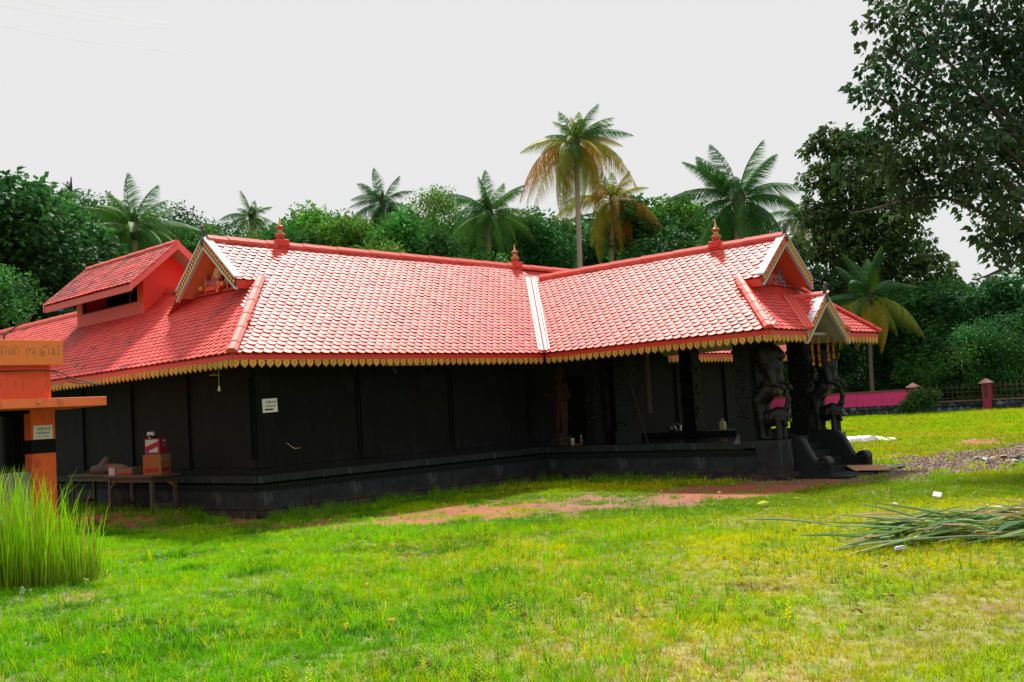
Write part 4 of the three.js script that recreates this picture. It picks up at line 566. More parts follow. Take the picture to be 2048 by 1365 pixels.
{
  const n = 1600, S = 70, x0 = -14, z0 = -34, tex = dataTex(n, (u, v) => {
    const x = x0 + u * S, z = z0 + (1 - v) * S, b = bare(x, z), f = fbm(x * 9, z * 9, 3), c = fbm(x * 2.2, z * 2.2, 3), [, t] = pathAt(x, z), grav = sm(8.3, 9.6, t) * sm(0.9, 0.4, spur(x, z) < 1.2 ? 1 : 0);
    const soil = [0.17 + 0.10 * c, 0.034 + 0.034 * c, 0.010 + 0.014 * c], gr = [0.10 + 0.06 * f, 0.055 + 0.04 * f, 0.038 + 0.035 * f], ash = sm(4.7, 5.2, t) * sm(6.6, 6.0, t);
    const d = dry(x, z), g = [0.075 + 0.12 * d + 0.05 * f, 0.10 + 0.05 * d + 0.06 * f, 0.022 + 0.03 * d], k = 0.65 + 0.6 * f;
    return [0, 1, 2].map((i) => { const s = (soil[i] * (1 - grav) + gr[i] * grav) * (1 - 0.45 * ash) + [0.12, 0.075, 0.05][i] * 0.45 * ash; return (s * b + g[i] * (1 - b)) * k; });
  }, true, false);
  const N = 260, pos = [], uv = [], idx = [], warp = (t) => Math.sign(t) * (Math.abs(t) * 14 + Math.pow(Math.abs(t), 5) * 330);
  for (let j = 0; j <= N; j++) for (let i = 0; i <= N; i++) { const x = warp(i / N * 2 - 1) + 2, z = warp(j / N * 2 - 1) + 5; pos.push(x, gh(x, z), z); uv.push((x - x0) / S, 1 - (z - z0) / S); }
  for (let j = 0; j < N; j++) for (let i = 0; i < N; i++) { const a = j * (N + 1) + i; idx.push(a, a + N + 1, a + 1, a + 1, a + N + 1, a + N + 2); }
  const g = new THREE.BufferGeometry(); g.setAttribute('position', new THREE.Float32BufferAttribute(pos, 3)); g.setAttribute('uv', new THREE.Float32BufferAttribute(uv, 2)); g.setIndex(idx); g.computeVertexNormals();
  top('ground', g, new THREE.MeshStandardMaterial({ map: tex, roughness: 0.95 }), null, null, null, 'structure');
}
// blades
function blades(n, hMin, hMax, spread, w, lean) {
  const pos = [], nor = [];
  for (let i = 0; i < n; i++) { const a = rr(0, 6.283), r = spread * Math.sqrt(rnd()), x = Math.cos(a) * r, z = Math.sin(a) * r, h = rr(hMin, hMax), b = rr(0, 6.283), L = lean * rr(0.3, 1) * h, dx = Math.cos(b) * L, dz = Math.sin(b) * L, tx = -Math.sin(b + rr(-0.9, 0.9)) * w / 2, tz = Math.cos(b + rr(-0.9, 0.9)) * w / 2;
    const P = [[0, 0, 1], [0.28, 0.5, 0.85], [0.75, 0.84, 0.5], [1.15, 0.98, 0]].map(([d, y, k]) => [[x + dx * d - tx * k, h * y, z + dz * d - tz * k], [x + dx * d + tx * k, h * y, z + dz * d + tz * k]]);
    for (let k = 0; k < 3; k++) { const [A, B] = P[k], [C, D] = P[k + 1]; pos.push(...A, ...B, ...C); if (k < 2) pos.push(...B, ...D, ...C); } }
  const g = new THREE.BufferGeometry(); g.setAttribute('position', new THREE.Float32BufferAttribute(pos, 3)); g.computeVertexNormals(); return g;
}
function herb(h, n, leaf) {                             // upright stem with opposite pointed leaves
  const pos = []; for (const e of [[0.003, 0], [0, 0.003]]) pos.push(-e[0], 0, -e[1], e[0], 0, e[1], 0, h, 0);
  for (let i = 0; i < n; i++) { const y = h * (0.25 + 0.75 * i / n), a = i * 1.57 + rr(-0.3, 0.3), l = leaf * (1.1 - 0.55 * i / n); for (const s of [0, Math.PI]) { const c = Math.cos(a + s), d = Math.sin(a + s), up = rr(0.1, 0.5); const m = [c * l * 0.5, y + l * 0.4 * up, d * l * 0.5], q = [-d * l * 0.26, 0, c * l * 0.26], tip = [c * l, y + l * up * 0.6, d * l]; pos.push(0, y, 0, m[0] + q[0], m[1], m[2] + q[2], ...tip, 0, y, 0, ...tip, m[0] - q[0], m[1], m[2] - q[2]); } }
  const g = new THREE.BufferGeometry(); g.setAttribute('position', new THREE.Float32BufferAttribute(pos, 3)); g.computeVertexNormals(); return g;
}
const leafM = (o = {}) => new THREE.MeshPhysicalMaterial({ color: RGB(1, 1, 1), roughness: 1, specularIntensity: 0.03, transmission: 0.42, thickness: 0, side: THREE.DoubleSide, ...o });
const grassM = leafM({ roughness: 0.9 });
const onBuilding = (x, z) => (x > -0.07 && x < 18.5 && z < 0.06) || (x > 7.72 && x < 10.62 && z < 5.6) || (x > 7.65 && x < 10.85 && z < 7.22 && z > 5) || (x > -5.4 && x < -2.93 && z < -1.35) ;
function scatter(name, label, geos, n, rMin, rMax, pow, dens, colour, size) {
  const lists = geos.map(() => []); let tries = 0, c = 0;
  while (c < n && tries++ < n * 8) {
    const r = Math.pow(Math.pow(rMin, pow) + rnd() * (Math.pow(rMax, pow) - Math.pow(rMin, pow)), 1 / pow), a = rr(-0.56, 0.56), f = r * Math.cos(a), l = r * Math.sin(a), x = -10.243 + 0.732 * f + 0.681 * l, z = 15.92 - 0.681 * f + 0.732 * l;
    if (onBuilding(x, z) || x > 52.6 || rnd() > dens(x, z, r)) continue; c++;
    const s = size(x, z, r), m = new THREE.Matrix4().compose(V3(x, gh(x, z) - 0.006, z), new THREE.Quaternion().setFromEuler(new THREE.Euler(rr(-0.15, 0.15), rr(0, 6.28), rr(-0.15, 0.15))), V3(s, s * rr(0.75, 1.2), s));
    lists[Math.floor(rnd() * geos.length)].push([m, colour(x, z, r)]);
  }
  lists.forEach((list, k) => { const im = new THREE.InstancedMesh(geos[k], grassM, list.length); im.name = numbered(name); list.forEach(([m, col], i) => { im.setMatrixAt(i, m); im.setColorAt(i, col); }); setShadow(im); scene.add(im); tag(im, label[k], name === 'weeds' ? 'weeds' : 'grass', null, 'stuff'); });
}
const mixc = (a, b, t) => a.map((v, i) => v + (b[i] - v) * t);
const LIME = [0.23, 0.53, 0.003], MID = [0.33, 0.47, 0.003], STRAW = [0.47, 0.31, 0.03], YEL = [0.62, 0.58, 0.004], GREEN = [0.12, 0.40, 0.003], DEEP = [0.10, 0.23, 0.010];
function grassColour(x, z) {
  const d = dry(x, z), l = rightOf(x, z), f = ahead(x, z), n = fbm(x * 0.8 + 50, z * 0.8 + 9, 3);
  let c = mixc(MID, LIME, sm(0.3, 0.65, n) * 0.7 + 0.3 * sm(0, -3, l)); c = mixc(c, YEL, sm(0.35, 0.7, fbm(x * 0.5 + 5, z * 0.5 + 77, 3)) * sm(-3, 1, l) * 0.9);
  c = mixc(c, GREEN, 0.9 * sm(10.4, 8.6, f) * sm(1.1, -0.5, l) * sm(0.25, 0.5, fbm(x * 0.8 + 12, z * 0.8 + 44, 3))); c = mixc(c, [0.05, 0.22, 0.006], 0.85 * sm(0.52, 0.66, fbm(x * 1.5 + 33, z * 1.5 + 71, 4)) * sm(2.5, -0.5, l)); c = mixc(c, [0.22, 0.41, 0.006], 0.65 * sm(21, 27, f)); c = mixc(c, DEEP, 0.75 * sm(14, 15.5, f) * sm(21, 17.5, f) * sm(-1, 1.5, l)); c = mixc(c, STRAW, d * (rnd() < 0.25 + 0.5 * d ? 0.9 : 0.25));
  c = mixc(c, [0.13, 0.085, 0.03], 0.85 * sm(0.34, 0.1, Math.hypot(x + 2.27, (z - 11.2) * 0.9) + 0.25 * (noise(x * 9, z * 9) - 0.5))); c = mixc(c, [0.05, 0.13, 0.02], 0.8 * sm(0.4, 0.1, Math.hypot(x + 0.03, z - 6.9)));
  const k = rr(0.62, 1.22); return RGB(c[0] * k, c[1] * k, c[2] * k);
}
const lawn = (x, z) => (1 - 0.96 * bare(x, z));
const short = [blades(14, 0.02, 0.055, 0.055, 0.005, 1.0), blades(12, 0.03, 0.075, 0.055, 0.0045, 0.8), blades(14, 0.015, 0.045, 0.065, 0.007, 1.4)];
scatter('grass', ['short lime green lawn grass in front of the temple', 'short upright lawn blades mixed through the front lawn', 'low creeping lawn blades mixed through the front lawn'], short, 60000, 5, 21, 1.35, (x, z) => lawn(x, z), grassColour, (x, z, r) => rr(0.8, 1.25) * (1 - 0.35 * dry(x, z)) * (r > 12 ? 1.15 : 1));
scatter('grass', ['far lawn grass stretching to the pink boundary wall'], [blades(16, 0.03, 0.08, 0.12, 0.012, 0.8)], 30000, 20, 66, 1.3, (x, z) => lawn(x, z), grassColour, (x, z, r) => rr(0.9, 1.4) * (1 + (r - 20) * 0.02));
const lush = (x, z) => sm(0.44, 0.6, fbm(x * 0.7 + 21, z * 0.7 + 3, 4) + 0.12 * sm(1.0, -2.5, rightOf(x, z)));
scatter('grass', ['longer bright grass tufts in the left foreground'], [blades(10, 0.06, 0.17, 0.06, 0.006, 0.7)], 3600, 5, 15, 1.3, (x, z) => lawn(x, z) * lush(x, z) * sm(2.6, 0.2, rightOf(x, z)), (x, z) => { const c = mixc(mixc(LIME, GREEN, rnd()), YEL, rnd() < 0.2 ? 0.7 : 0), k = rr(0.75, 1.2); return RGB(c[0] * k, c[1] * k, c[2] * k); }, () => rr(0.7, 1.1));
scatter('weeds', ['small leafy weeds growing through the foreground lawn', 'taller leafy weed stalks in the foreground lawn'], [herb(0.07, 6, 0.035), herb(0.17, 10, 0.03)], 3600, 5, 16, 1.2, (x, z) => lawn(x, z) * sm(0.4, 0.6, fbm(x * 0.9 + 61, z * 0.9 + 8, 3)), (x, z) => { const c = mixc([0.13, 0.33, 0.012], YEL, rnd() < 0.09 ? 0.8 : 0.12), k = rr(0.7, 1.2); return RGB(c[0] * k, c[1] * k, c[2] * k); }, () => rr(0.7, 1.2));
scatter('grass', ['unmown grass along the foot of the dark plinth'], [blades(12, 0.1, 0.26, 0.08, 0.01, 0.5)], 1500, 12, 24, 1.2, (x, z) => { const a = z > 0 && z < 1.5 && x > -0.3 && x < 7.7, b = x < 7.7 && x > 6.2 && z < 5 && z > 0, c = x < -0.05 && x > -1.3 && z < 0.2; return (a || b || c) ? sm(0.35, 0.6, fbm(x * 1.3 + 2, z * 1.3, 3)) : 0; }, (x, z) => { const k = rr(0.7, 1.2); return RGB(0.12 * k, 0.27 * k, 0.015 * k); }, () => rr(0.6, 1.1));
{ // tall clump in the left foreground
  const pos = [], C = V3(-5.85, 0, 3.35);
  for (let i = 0; i < 2100; i++) { const a = rr(0, 6.283), r = Math.pow(rnd(), 0.62), u = Math.cos(a) * r * 1.42, v = Math.sin(a) * r * 0.5, x = C.x + u * 0.681 + v * 0.732, z = C.z + u * 0.732 - v * 0.681, edge = 1 - 0.35 * sm(0.5, 1.3, u), h = rr(0.6, 1.42) * edge * (rnd() < 0.25 ? 0.6 : 1), w = rr(0.008, 0.016), b = rr(0, 6.283), L = h * rr(0.03, rnd() < 0.15 ? 0.45 : 0.2), dx = Math.cos(b) * L + u * 0.03, dz = Math.sin(b) * L + u * 0.03, q = rr(0, 3.14), tx = Math.cos(q) * w / 2, tz = Math.sin(q) * w / 2, y = gh(x, z) - 0.02;
    const rows = [[0, 0, 0.7], [0.15, 0.35, 1], [0.45, 0.68, 0.8], [0.75, 0.88, 0.5], [1.1, 1, 0]].map(([d, t, k]) => [[x + dx * d - tx * k, y + h * t, z + dz * d - tz * k], [x + dx * d + tx * k, y + h * t, z + dz * d + tz * k]]);
    for (let k = 0; k < 4; k++) { const [A, B] = rows[k], [D, E] = rows[k + 1]; pos.push(...A, ...B, ...D); if (k < 3) pos.push(...B, ...E, ...D); } }
  const g = new THREE.BufferGeometry(); g.setAttribute('position', new THREE.Float32BufferAttribute(pos, 3)); g.computeVertexNormals();
  const n = pos.length / 3, col = new Float32Array(n * 3); let k = 1, t = 0; for (let i = 0; i < n; i++) { if (i % 21 === 0) { k = rr(0.75, 1.2); t = rnd() < 0.16 ? 1 : 0; } const y = clamp(pos[3 * i + 1] / 1.1, 0, 1); const c = mixc(mixc([0.15, 0.25, 0.015], [0.28, 0.56, 0.006], sm(0, 0.45, y)), [0.36, 0.25, 0.06], t * 0.8); for (let j = 0; j < 3; j++) col[3 * i + j] = c[j] * k; }
  g.setAttribute('color', new THREE.BufferAttribute(col, 3));
  top('tall_grass', g, leafM({ vertexColors: true, roughness: 0.8 }), 'clump of waist-high bright green grass in front of the orange kiosk', 'grass', null, 'stuff');
}
// loose stones on the gravel
{
  const im = new THREE.InstancedMesh(new THREE.IcosahedronGeometry(0.02, 0), mat(1, 1, 1, 0.9), 5200); im.name = numbered('gravel'); let c = 0, guard = 0;
  while (c < 5200 && guard++ < 90000) { const x = rr(6.8, 20), z = rr(4.5, 11), [d, t] = pathAt(x, z); if (onBuilding(x, z) || d > 1.1 || t < 8 || rnd() > bare(x, z)) continue; const s = rr(0.5, 1.6), k = rr(0.5, 1.3); im.setMatrixAt(c, new THREE.Matrix4().compose(V3(x, gh(x, z) + 0.004, z), new THREE.Quaternion().setFromEuler(new THREE.Euler(rnd() * 6, rnd() * 6, 0)), V3(s, s * 0.6, s))); im.setColorAt(c++, RGB(0.16 * k, 0.095 * k, 0.07 * k)); }
  im.count = c; setShadow(im); scene.add(im); tag(im, 'pale brown gravel strewn over the path right of the steps', 'gravel', null, 'stuff');
}
// ------------------------------------------------------------------ cut palm leaves heaped on the lawn at the right
{
  const g = thing('leaf_pile', 'sprawling heap of cut green and brown palm leaves on the lawn', 'leaf pile', [1.15, 0, 11.7]);
  function leafGeo(L, w, bend, kink) { const n = 9, pos = []; const P = (t, s) => { const y = 0.05 * Math.sin(t * 3.1) * bend[1] + (kink ? 0.05 * Math.abs(Math.sin(t * 7)) : 0), k = Math.min(1, 4 * t + 0.25) * Math.pow(1 - t, 0.55); return [t * L - L / 2, y + Math.abs(s) * w * 0.3 * k, bend[0] * L * 0.12 * t * t + s * w / 2 * k + (kink ? 0.06 * Math.sin(t * 9) : 0)]; }; for (let i = 0; i < n; i++) { const a = i / n, b = (i + 1) / n; for (const s of [-1, 1]) pos.push(...P(a, 0), ...P(a, s), ...P(b, s), ...P(a, 0), ...P(b, s), ...P(b, 0)); } const q = new THREE.BufferGeometry(); q.setAttribute('position', new THREE.Float32BufferAttribute(pos, 3)); q.computeVertexNormals(); return q; }
  const geos = [leafGeo(1.6, 0.085, [2, 1]), leafGeo(1.2, 0.09, [-2, 0.6]), leafGeo(0.9, 0.08, [2.6, 1.6]), leafGeo(1.9, 0.075, [0.8, 0.8]), leafGeo(0.6, 0.1, [2.5, 2])];
  const ms = [[0.08, 0.17, 0.055], [0.12, 0.22, 0.06], [0.06, 0.13, 0.05], [0.20, 0.26, 0.09], [0.28, 0.20, 0.08], [0.22, 0.30, 0.04], [0.15, 0.2, 0.1]].map((c) => leafM({ color: RGB(...c.map((v) => v * 1.35)), transmission: 0.35, roughness: 0.55, specularIntensity: 0.4 }));
  const yaw0 = -Math.atan2(0.732, 0.681);               // leaves lie across the view of the lawn
  for (let i = 0; i < 190; i++) { const u = rr(-1, 1), v = rr(-1, 1), k = 1 - 0.75 * Math.max(0, -u); const along = u * 1.4 + 0.75, across = v * 1.15 * k + 0.15; const o = part(g, 'leaf', pick(geos), pick(ms)); o.position.set(along * 0.681 + across * 0.732, rr(0.02, 0.06) + 0.11 * rnd() * (1 - v * v) * (0.4 + 0.6 * k), along * 0.732 - across * 0.681); o.rotation.set(rr(-0.3, 0.3), yaw0 + rr(-0.36, 0.36) * (rnd() < 0.25 ? 2 : 1) + (rnd() < 0.5 ? Math.PI : 0) + (rnd() < 0.08 ? rr(-1, 1) : 0), rr(-0.06, 0.06)); }
  for (const [al, ac, dy, len] of [[-0.9, -0.75, 0.1, 3], [-0.8, -0.7, 0.03, 3], [-1.0, -0.4, 0.14, 3], [-0.9, -0.25, 0.1, 3], [-1.0, -0.36, 0.05, 0], [-1.2, 1.3, -0.15, 0], [0.1, 1.45, -0.1, 3], [-0.6, -0.62, 0.02, 3], [-0.2, -0.66, 0.0, 0]]) { const o = part(g, 'leaf', geos[len], pick(ms)); o.position.set(al * 0.681 + ac * 0.732, 0.06, al * 0.732 - ac * 0.681); o.rotation.set(rr(-0.3, 0.3), yaw0 + dy, 0.02); }
  const stalkM = [mat(0.30, 0.12, 0.04, 0.7), mat(0.24, 0.13, 0.05, 0.7), mat(0.34, 0.17, 0.07, 0.7)];
  const st = (pts, r = 0.016) => tube(pts.map(([a, c, y]) => V3(a * 0.681 + c * 0.732, y * 0.62, a * 0.732 - c * 0.681)), r, 24, 5);
  [[[0.6, -0.2, 0.26], [1.0, 0.0, 0.32], [1.3, -0.25, 0.24], [1.8, -0.2, 0.22]], [[0.4, -0.5, 0.2], [0.8, -0.42, 0.26], [1.2, -0.6, 0.16], [1.9, -0.5, 0.2]], [[-0.6, 0.1, 0.16], [0.1, 0.35, 0.24], [0.8, 0.75, 0.26]], [[0.9, 0.9, 0.2], [1.3, 1.1, 0.26], [1.9, 0.95, 0.2]], [[0.2, 0.5, 0.22], [0.6, 0.7, 0.28], [1.2, 0.6, 0.2]], [[-1.0, -0.35, 0.08], [-0.4, -0.3, 0.12], [0.3, -0.42, 0.14]], [[1.1, -0.3, 0.3], [1.35, -0.05, 0.3], [1.9, 0.05, 0.26]]].forEach((p, i) => part(g, 'stalk', st(p, 0.009 + 0.004 * (i % 3)), stalkM[i % 3]));
}
// ------------------------------------------------------------------ odds and ends on the ground
{
  const crumple = (w, d, h, n = 14) => { const g = new THREE.PlaneGeometry(w, d, n, n).rotateX(-Math.PI / 2), p = g.attributes.position; for (let i = 0; i < p.count; i++) { const x = p.getX(i), z = p.getZ(i), e = clamp(1 - Math.max(Math.abs(x) / w, Math.abs(z) / d) * 2, 0, 1); p.setXYZ(i, x + (fbm(x * 5, z * 5 + 9, 2) - 0.5) * w * 0.3, 0.015 + h * fbm(x * 3.3 + 8, z * 3.3 + 2, 3) * Math.min(1, e * 3 + 0.15), z + (fbm(x * 5 + 3, z * 5, 2) - 0.5) * d * 0.5); } g.computeVertexNormals(); return g; };
  const sh = top('white_sheet', crumple(1.9, 0.75, 0.28, 22), mat(0.8, 0.8, 0.82, 0.6), 'crumpled white plastic sheet on the grass right of the steps', 'sheet'); sh.position.set(21.1, gh(21.1, 1.75), 1.75); sh.rotation.y = -0.6;
  const bd = top('brown_board', (() => { const g = new THREE.BoxGeometry(0.95, 0.014, 0.62, 10, 1, 6), p = g.attributes.position; for (let i = 0; i < p.count; i++) { const x = p.getX(i), z = p.getZ(i); p.setY(i, p.getY(i) + 0.03 * Math.sin(x * 5 + z * 2) + 0.05 * Math.max(0, Math.abs(x) - 0.3)); } g.computeVertexNormals(); return g; })(), mat(0.40, 0.20, 0.11, 0.9), 'warped brown board lying at the foot of the steps', 'board'); bd.position.set(9.55, 0.095, 6.98); bd.rotation.y = 0.75;
  const fs = top('flat_stone', rbox(-0.14, 0.14, 0, 0.05, -0.1, 0.1, 0.02), mat(0.25, 0.24, 0.23, 0.85), 'grey flat stone behind the brown board', 'stone'); fs.position.set(10.2, 0.05, 6.75); fs.rotation.y = 0.5;
  const sk = top('stick', tube([[0, -0.05, 0], [0.01, 0.15, 0.01], [0.035, 0.3, 0.03]], 0.008, 6, 5), mat(0.55, 0.42, 0.1, 0.7), 'thin yellow stick standing upright in the lawn', 'stick'); sk.position.set(3.82, gh(3.82, 9.8), 9.8);
  const peb = (name, label, x, z, s, c) => { const o = top(name, new THREE.DodecahedronGeometry(1, 0), mat(...c, 0.8), label, 'stone'); o.scale.set(s[0], s[1], s[2]); o.position.set(x, gh(x, z) + s[1] * 0.6 + 0.02, z); o.rotation.y = x; };
  peb('pale_stone', 'pale stone beside the upright yellow stick', 3.95, 9.86, [0.05, 0.03, 0.04], [0.5, 0.47, 0.44]); peb('pale_stone', 'small pale stone behind the heap of palm leaves', 3.78, 11.16, [0.055, 0.04, 0.045], [0.45, 0.38, 0.33]);
  const br = top('broken_tile', rbox(-0.11, 0.11, 0, 0.04, -0.06, 0.06, 0.01), mat(0.55, 0.42, 0.38, 0.8), 'pinkish broken tile on the deep green grass', 'tile'); br.position.set(5.14, gh(5.14, 9.99) + 0.035, 9.99); br.rotation.set(0.2, 0.3, 0.15);
  const pw = top('plastic_wrapper', crumple(0.13, 0.07, 0.06, 8), mat(0.35, 0.36, 0.4, 0.4), 'crumpled clear plastic wrapper at the near edge of the palm leaves', 'wrapper'); pw.position.set(-0.1, gh(-0.1, 11.6) + 0.03, 11.6); pw.rotation.y = -0.7;
  const yl = top('fallen_leaf', crumple(0.2, 0.1, 0.05, 6), leafM({ color: RGB(0.5, 0.55, 0.06) }), 'yellow-green fallen leaf at the edge of the earth path', 'leaf'); yl.position.set(3.5, gh(3.5, 8.04) + 0.04, 8.04);
  const lt = thing('litter_heap', 'small heap of mixed litter and leaves at the right edge', 'litter', [12.2, 0, 8.75]);
  const cs = [[0.03, 0.025, 0.02], [0.28, 0.24, 0.19], [0.2, 0.16, 0.04], [0.06, 0.05, 0.04], [0.3, 0.08, 0.05], [0.2, 0.28, 0.33], [0.2, 0.12, 0.07]].map((c) => mat(...c, 0.7)), gs = [crumple(0.3, 0.2, 0.12, 5), crumple(0.22, 0.16, 0.16, 5), rbox(-0.1, 0.1, 0, 0.05, -0.07, 0.07, 0.01)];
  for (let i = 0; i < 34; i++) { const u = rr(-1, 1), v = rr(-1, 1), o = part(lt, 'scrap', pick(gs), pick(cs)); o.position.set(u * 1.3 * 0.78 + v * 0.3, 0.02 + 0.12 * rnd() * (1 - u * u), -u * 1.3 * 0.55 + v * 0.35); o.rotation.set(rr(-0.5, 0.5), rr(0, 6), rr(-0.4, 0.4)); o.scale.setScalar(rr(0.3, 0.75)); }
  // small white flower heads on thin stalks
  const fl = new THREE.InstancedMesh(merge([new THREE.CylinderGeometry(0.0015, 0.002, 0.3, 4).translate(0, 0.15, 0), ...[0, 1, 2, 3, 4].map((i) => new THREE.IcosahedronGeometry(0.009, 0).translate(Math.cos(i * 1.3) * 0.02, 0.3 + 0.012 * (i % 3), Math.sin(i * 1.3) * 0.02))]), mat(0.40, 0.42, 0.33, 0.9), 44); fl.name = 'weed_flowers'; let k = 0;
  for (let i = 0; i < 44; i++) { const [cx, cz, sp] = pick([[-6.35, 5.55, 0.35], [-6.2, 6.3, 0.5], [-5.3, 7.6, 0.7], [-3.6, 7.2, 1.2], [-4.4, 4.6, 0.6]]), x = cx + rr(-sp, sp), z = cz + rr(-sp, sp); fl.setMatrixAt(k++, new THREE.Matrix4().compose(V3(x, gh(x, z), z), new THREE.Quaternion().setFromEuler(new THREE.Euler(rr(-0.3, 0.3), rr(0, 6), rr(-0.3, 0.3))), V3(1, 1, 1).multiplyScalar(rr(0.45, 0.85)))); }
  const dl = new THREE.InstancedMesh(crumple(0.06, 0.035, 0.02, 3), leafM({ transmission: 0.2 }), 260); dl.name = 'leaf_litter'; let q = 0, guard = 0;
  while (q < 170 && guard++ < 6000) { const f = 5.5 + 15 * Math.pow(rnd(), 0.8), l = rr(-0.55, 0.58) * f, x = -10.243 + 0.732 * f + 0.681 * l, z = 15.92 - 0.681 * f + 0.732 * l; if (onBuilding(x, z)) continue; const s = rr(0.5, 1.3), c = pick([[0.26, 0.17, 0.06], [0.20, 0.11, 0.04], [0.30, 0.22, 0.10], [0.12, 0.07, 0.03], [0.34, 0.30, 0.03]]); dl.setMatrixAt(q, new THREE.Matrix4().compose(V3(x, gh(x, z) + rr(0.02, 0.045), z), new THREE.Quaternion().setFromEuler(new THREE.Euler(rr(-0.5, 0.5), rr(0, 6), rr(-0.5, 0.5))), V3(s, s, s))); dl.setColorAt(q++, RGB(...c)); }
  dl.count = q; setShadow(dl); scene.add(dl); tag(dl, 'dry fallen leaf bits scattered over the lawn', 'leaf litter', null, 'stuff');
  setShadow(fl); scene.add(fl); tag(fl, 'tiny white flower heads on thin stalks in the left lawn', 'flowers', null, 'stuff');
}
// ------------------------------------------------------------------ boundary wall, posts and railing far behind
{
  const XW = 53, w = thing('boundary_wall', 'pink boundary wall on a rough stone base behind the lawn', 'wall', [XW, 0, 0]);
  const pink = new THREE.MeshStandardMaterial({ map: dataTex(256, (u, v) => { const a = tnoise(u, v, 6, 4), s = sm(0.55, 0.8, tnoise(u, v * 0.2, 20, 3)) * sm(0.2, 0.9, v), k = 0.8 + 0.3 * a - 0.35 * s; return [0.88 * k, 0.065 * k, 0.25 * k]; }, true, true), roughness: 0.85, side: THREE.DoubleSide });
  for (let i = 0; i < 9; i++) part(w, 'pink_panel', boxUV(rbox(-0.08 + rr(-0.01, 0.01), 0.1, 0.58, 1.46, -9.7 - 1.65 * (i + 1) + 0.02, -9.7 - 1.65 * i, 0.01)), pink);
  part(w, 'coping', boxUV(box(-0.13, 0.15, 1.46, 1.54, -24.6, -9.7)), mat(0.22, 0.10, 0.09, 0.9));
  part(w, 'backing', box(0.0, 0.2, -0.2, 0.6, -24.6, 8), mat(0.03, 0.032, 0.03, 0.95));
  const sg = [0, 1, 2].map(() => { const g = new THREE.DodecahedronGeometry(0.5, 0), p = g.attributes.position; for (let i = 0; i < p.count; i++) { const k = 0.85 + 0.3 * hash(Math.round(p.getX(i) * 50) + 7, Math.round((p.getY(i) + p.getZ(i) * 3) * 50)); p.setXYZ(i, p.getX(i) * k, p.getY(i) * k, p.getZ(i) * k); } g.computeVertexNormals(); return g; }), sms = [[0.035, 0.045, 0.05], [0.06, 0.08, 0.095], [0.022, 0.026, 0.028], [0.12, 0.17, 0.2]].map((c) => mat(...c, 0.85));
  let nS = 0; for (let row = 0; row < 2; row++) for (let z = -24.4; z < 6 && nS < 240;) { const L = rr(0.28, 0.5), o = part(w, 'base_stone', pick(sg), rnd() < (z < -12 ? 0.2 : 0.07) ? sms[3] : pick(sms.slice(0, 3))); o.scale.set(0.2, 0.34, L * 1.08); o.position.set(-0.02, 0.14 + row * 0.3 + rr(-0.03, 0.03), z + L / 2); o.rotation.x = rr(-0.2, 0.2); z += L; nS++; }
  part(w, 'kerb', boxUV(merge([box(-0.12, 0.14, 0.6, 0.7, -9.0, -5.3), box(-0.12, 0.14, 0.6, 0.7, -4.7, 8)])), mat(0.16, 0.11, 0.07, 0.85));
  const post = (z, label) => { const p = thing('gate_post', label, 'post', [XW, 0, z], 0); part(p, 'shaft', boxUV(rbox(-0.24, 0.24, 0, 1.62, -0.24, 0.24, 0.015)), mat(0.34, 0.03, 0.06, 0.85)); part(p, 'recess', box(-0.245, -0.238, 0.75, 1.55, -0.12, 0.12), mat(0.10, 0.04, 0.045, 0.9)); part(p, 'cap', merge([box(-0.33, 0.33, 1.62, 1.68, -0.33, 0.33), new THREE.ConeGeometry(0.46, 0.24, 4).rotateY(Math.PI / 4).translate(0, 1.8, 0)]), mat(0.66, 0.34, 0.32, 0.7)); };
  post(-9.35, 'pink post with pale pyramid cap where the pink wall ends'); post(-5.0, 'dark red post with pale pyramid cap between the railings');
  const rail = (z0, z1, label) => { const r = thing('iron_railing', label, 'railing', [XW, 0.7, z0]), n = Math.round((z1 - z0) / 0.3), pm = mat(0.09, 0.05, 0.03, 0.8); for (let i = 0; i < n; i++) { const z = (i + 0.5) * (z1 - z0) / n; part(r, 'picket', merge([new THREE.CylinderGeometry(0.017, 0.017, 0.86, 5).translate(0, 0.43, z), new THREE.ConeGeometry(0.045, 0.14, 4).translate(0, 0.93, z), new THREE.SphereGeometry(0.035, 5, 4).translate(0, 0.68, z)]), pm); } for (const y of [0.12, 0.46, 0.74]) part(r, 'rail', box(-0.02, 0.02, y, y + 0.035, 0, z1 - z0), pm); };
  rail(-9.0, -5.3, 'spear-topped railing between the two pink posts'); rail(-4.7, 8, 'spear-topped railing right of the dark red post');
}
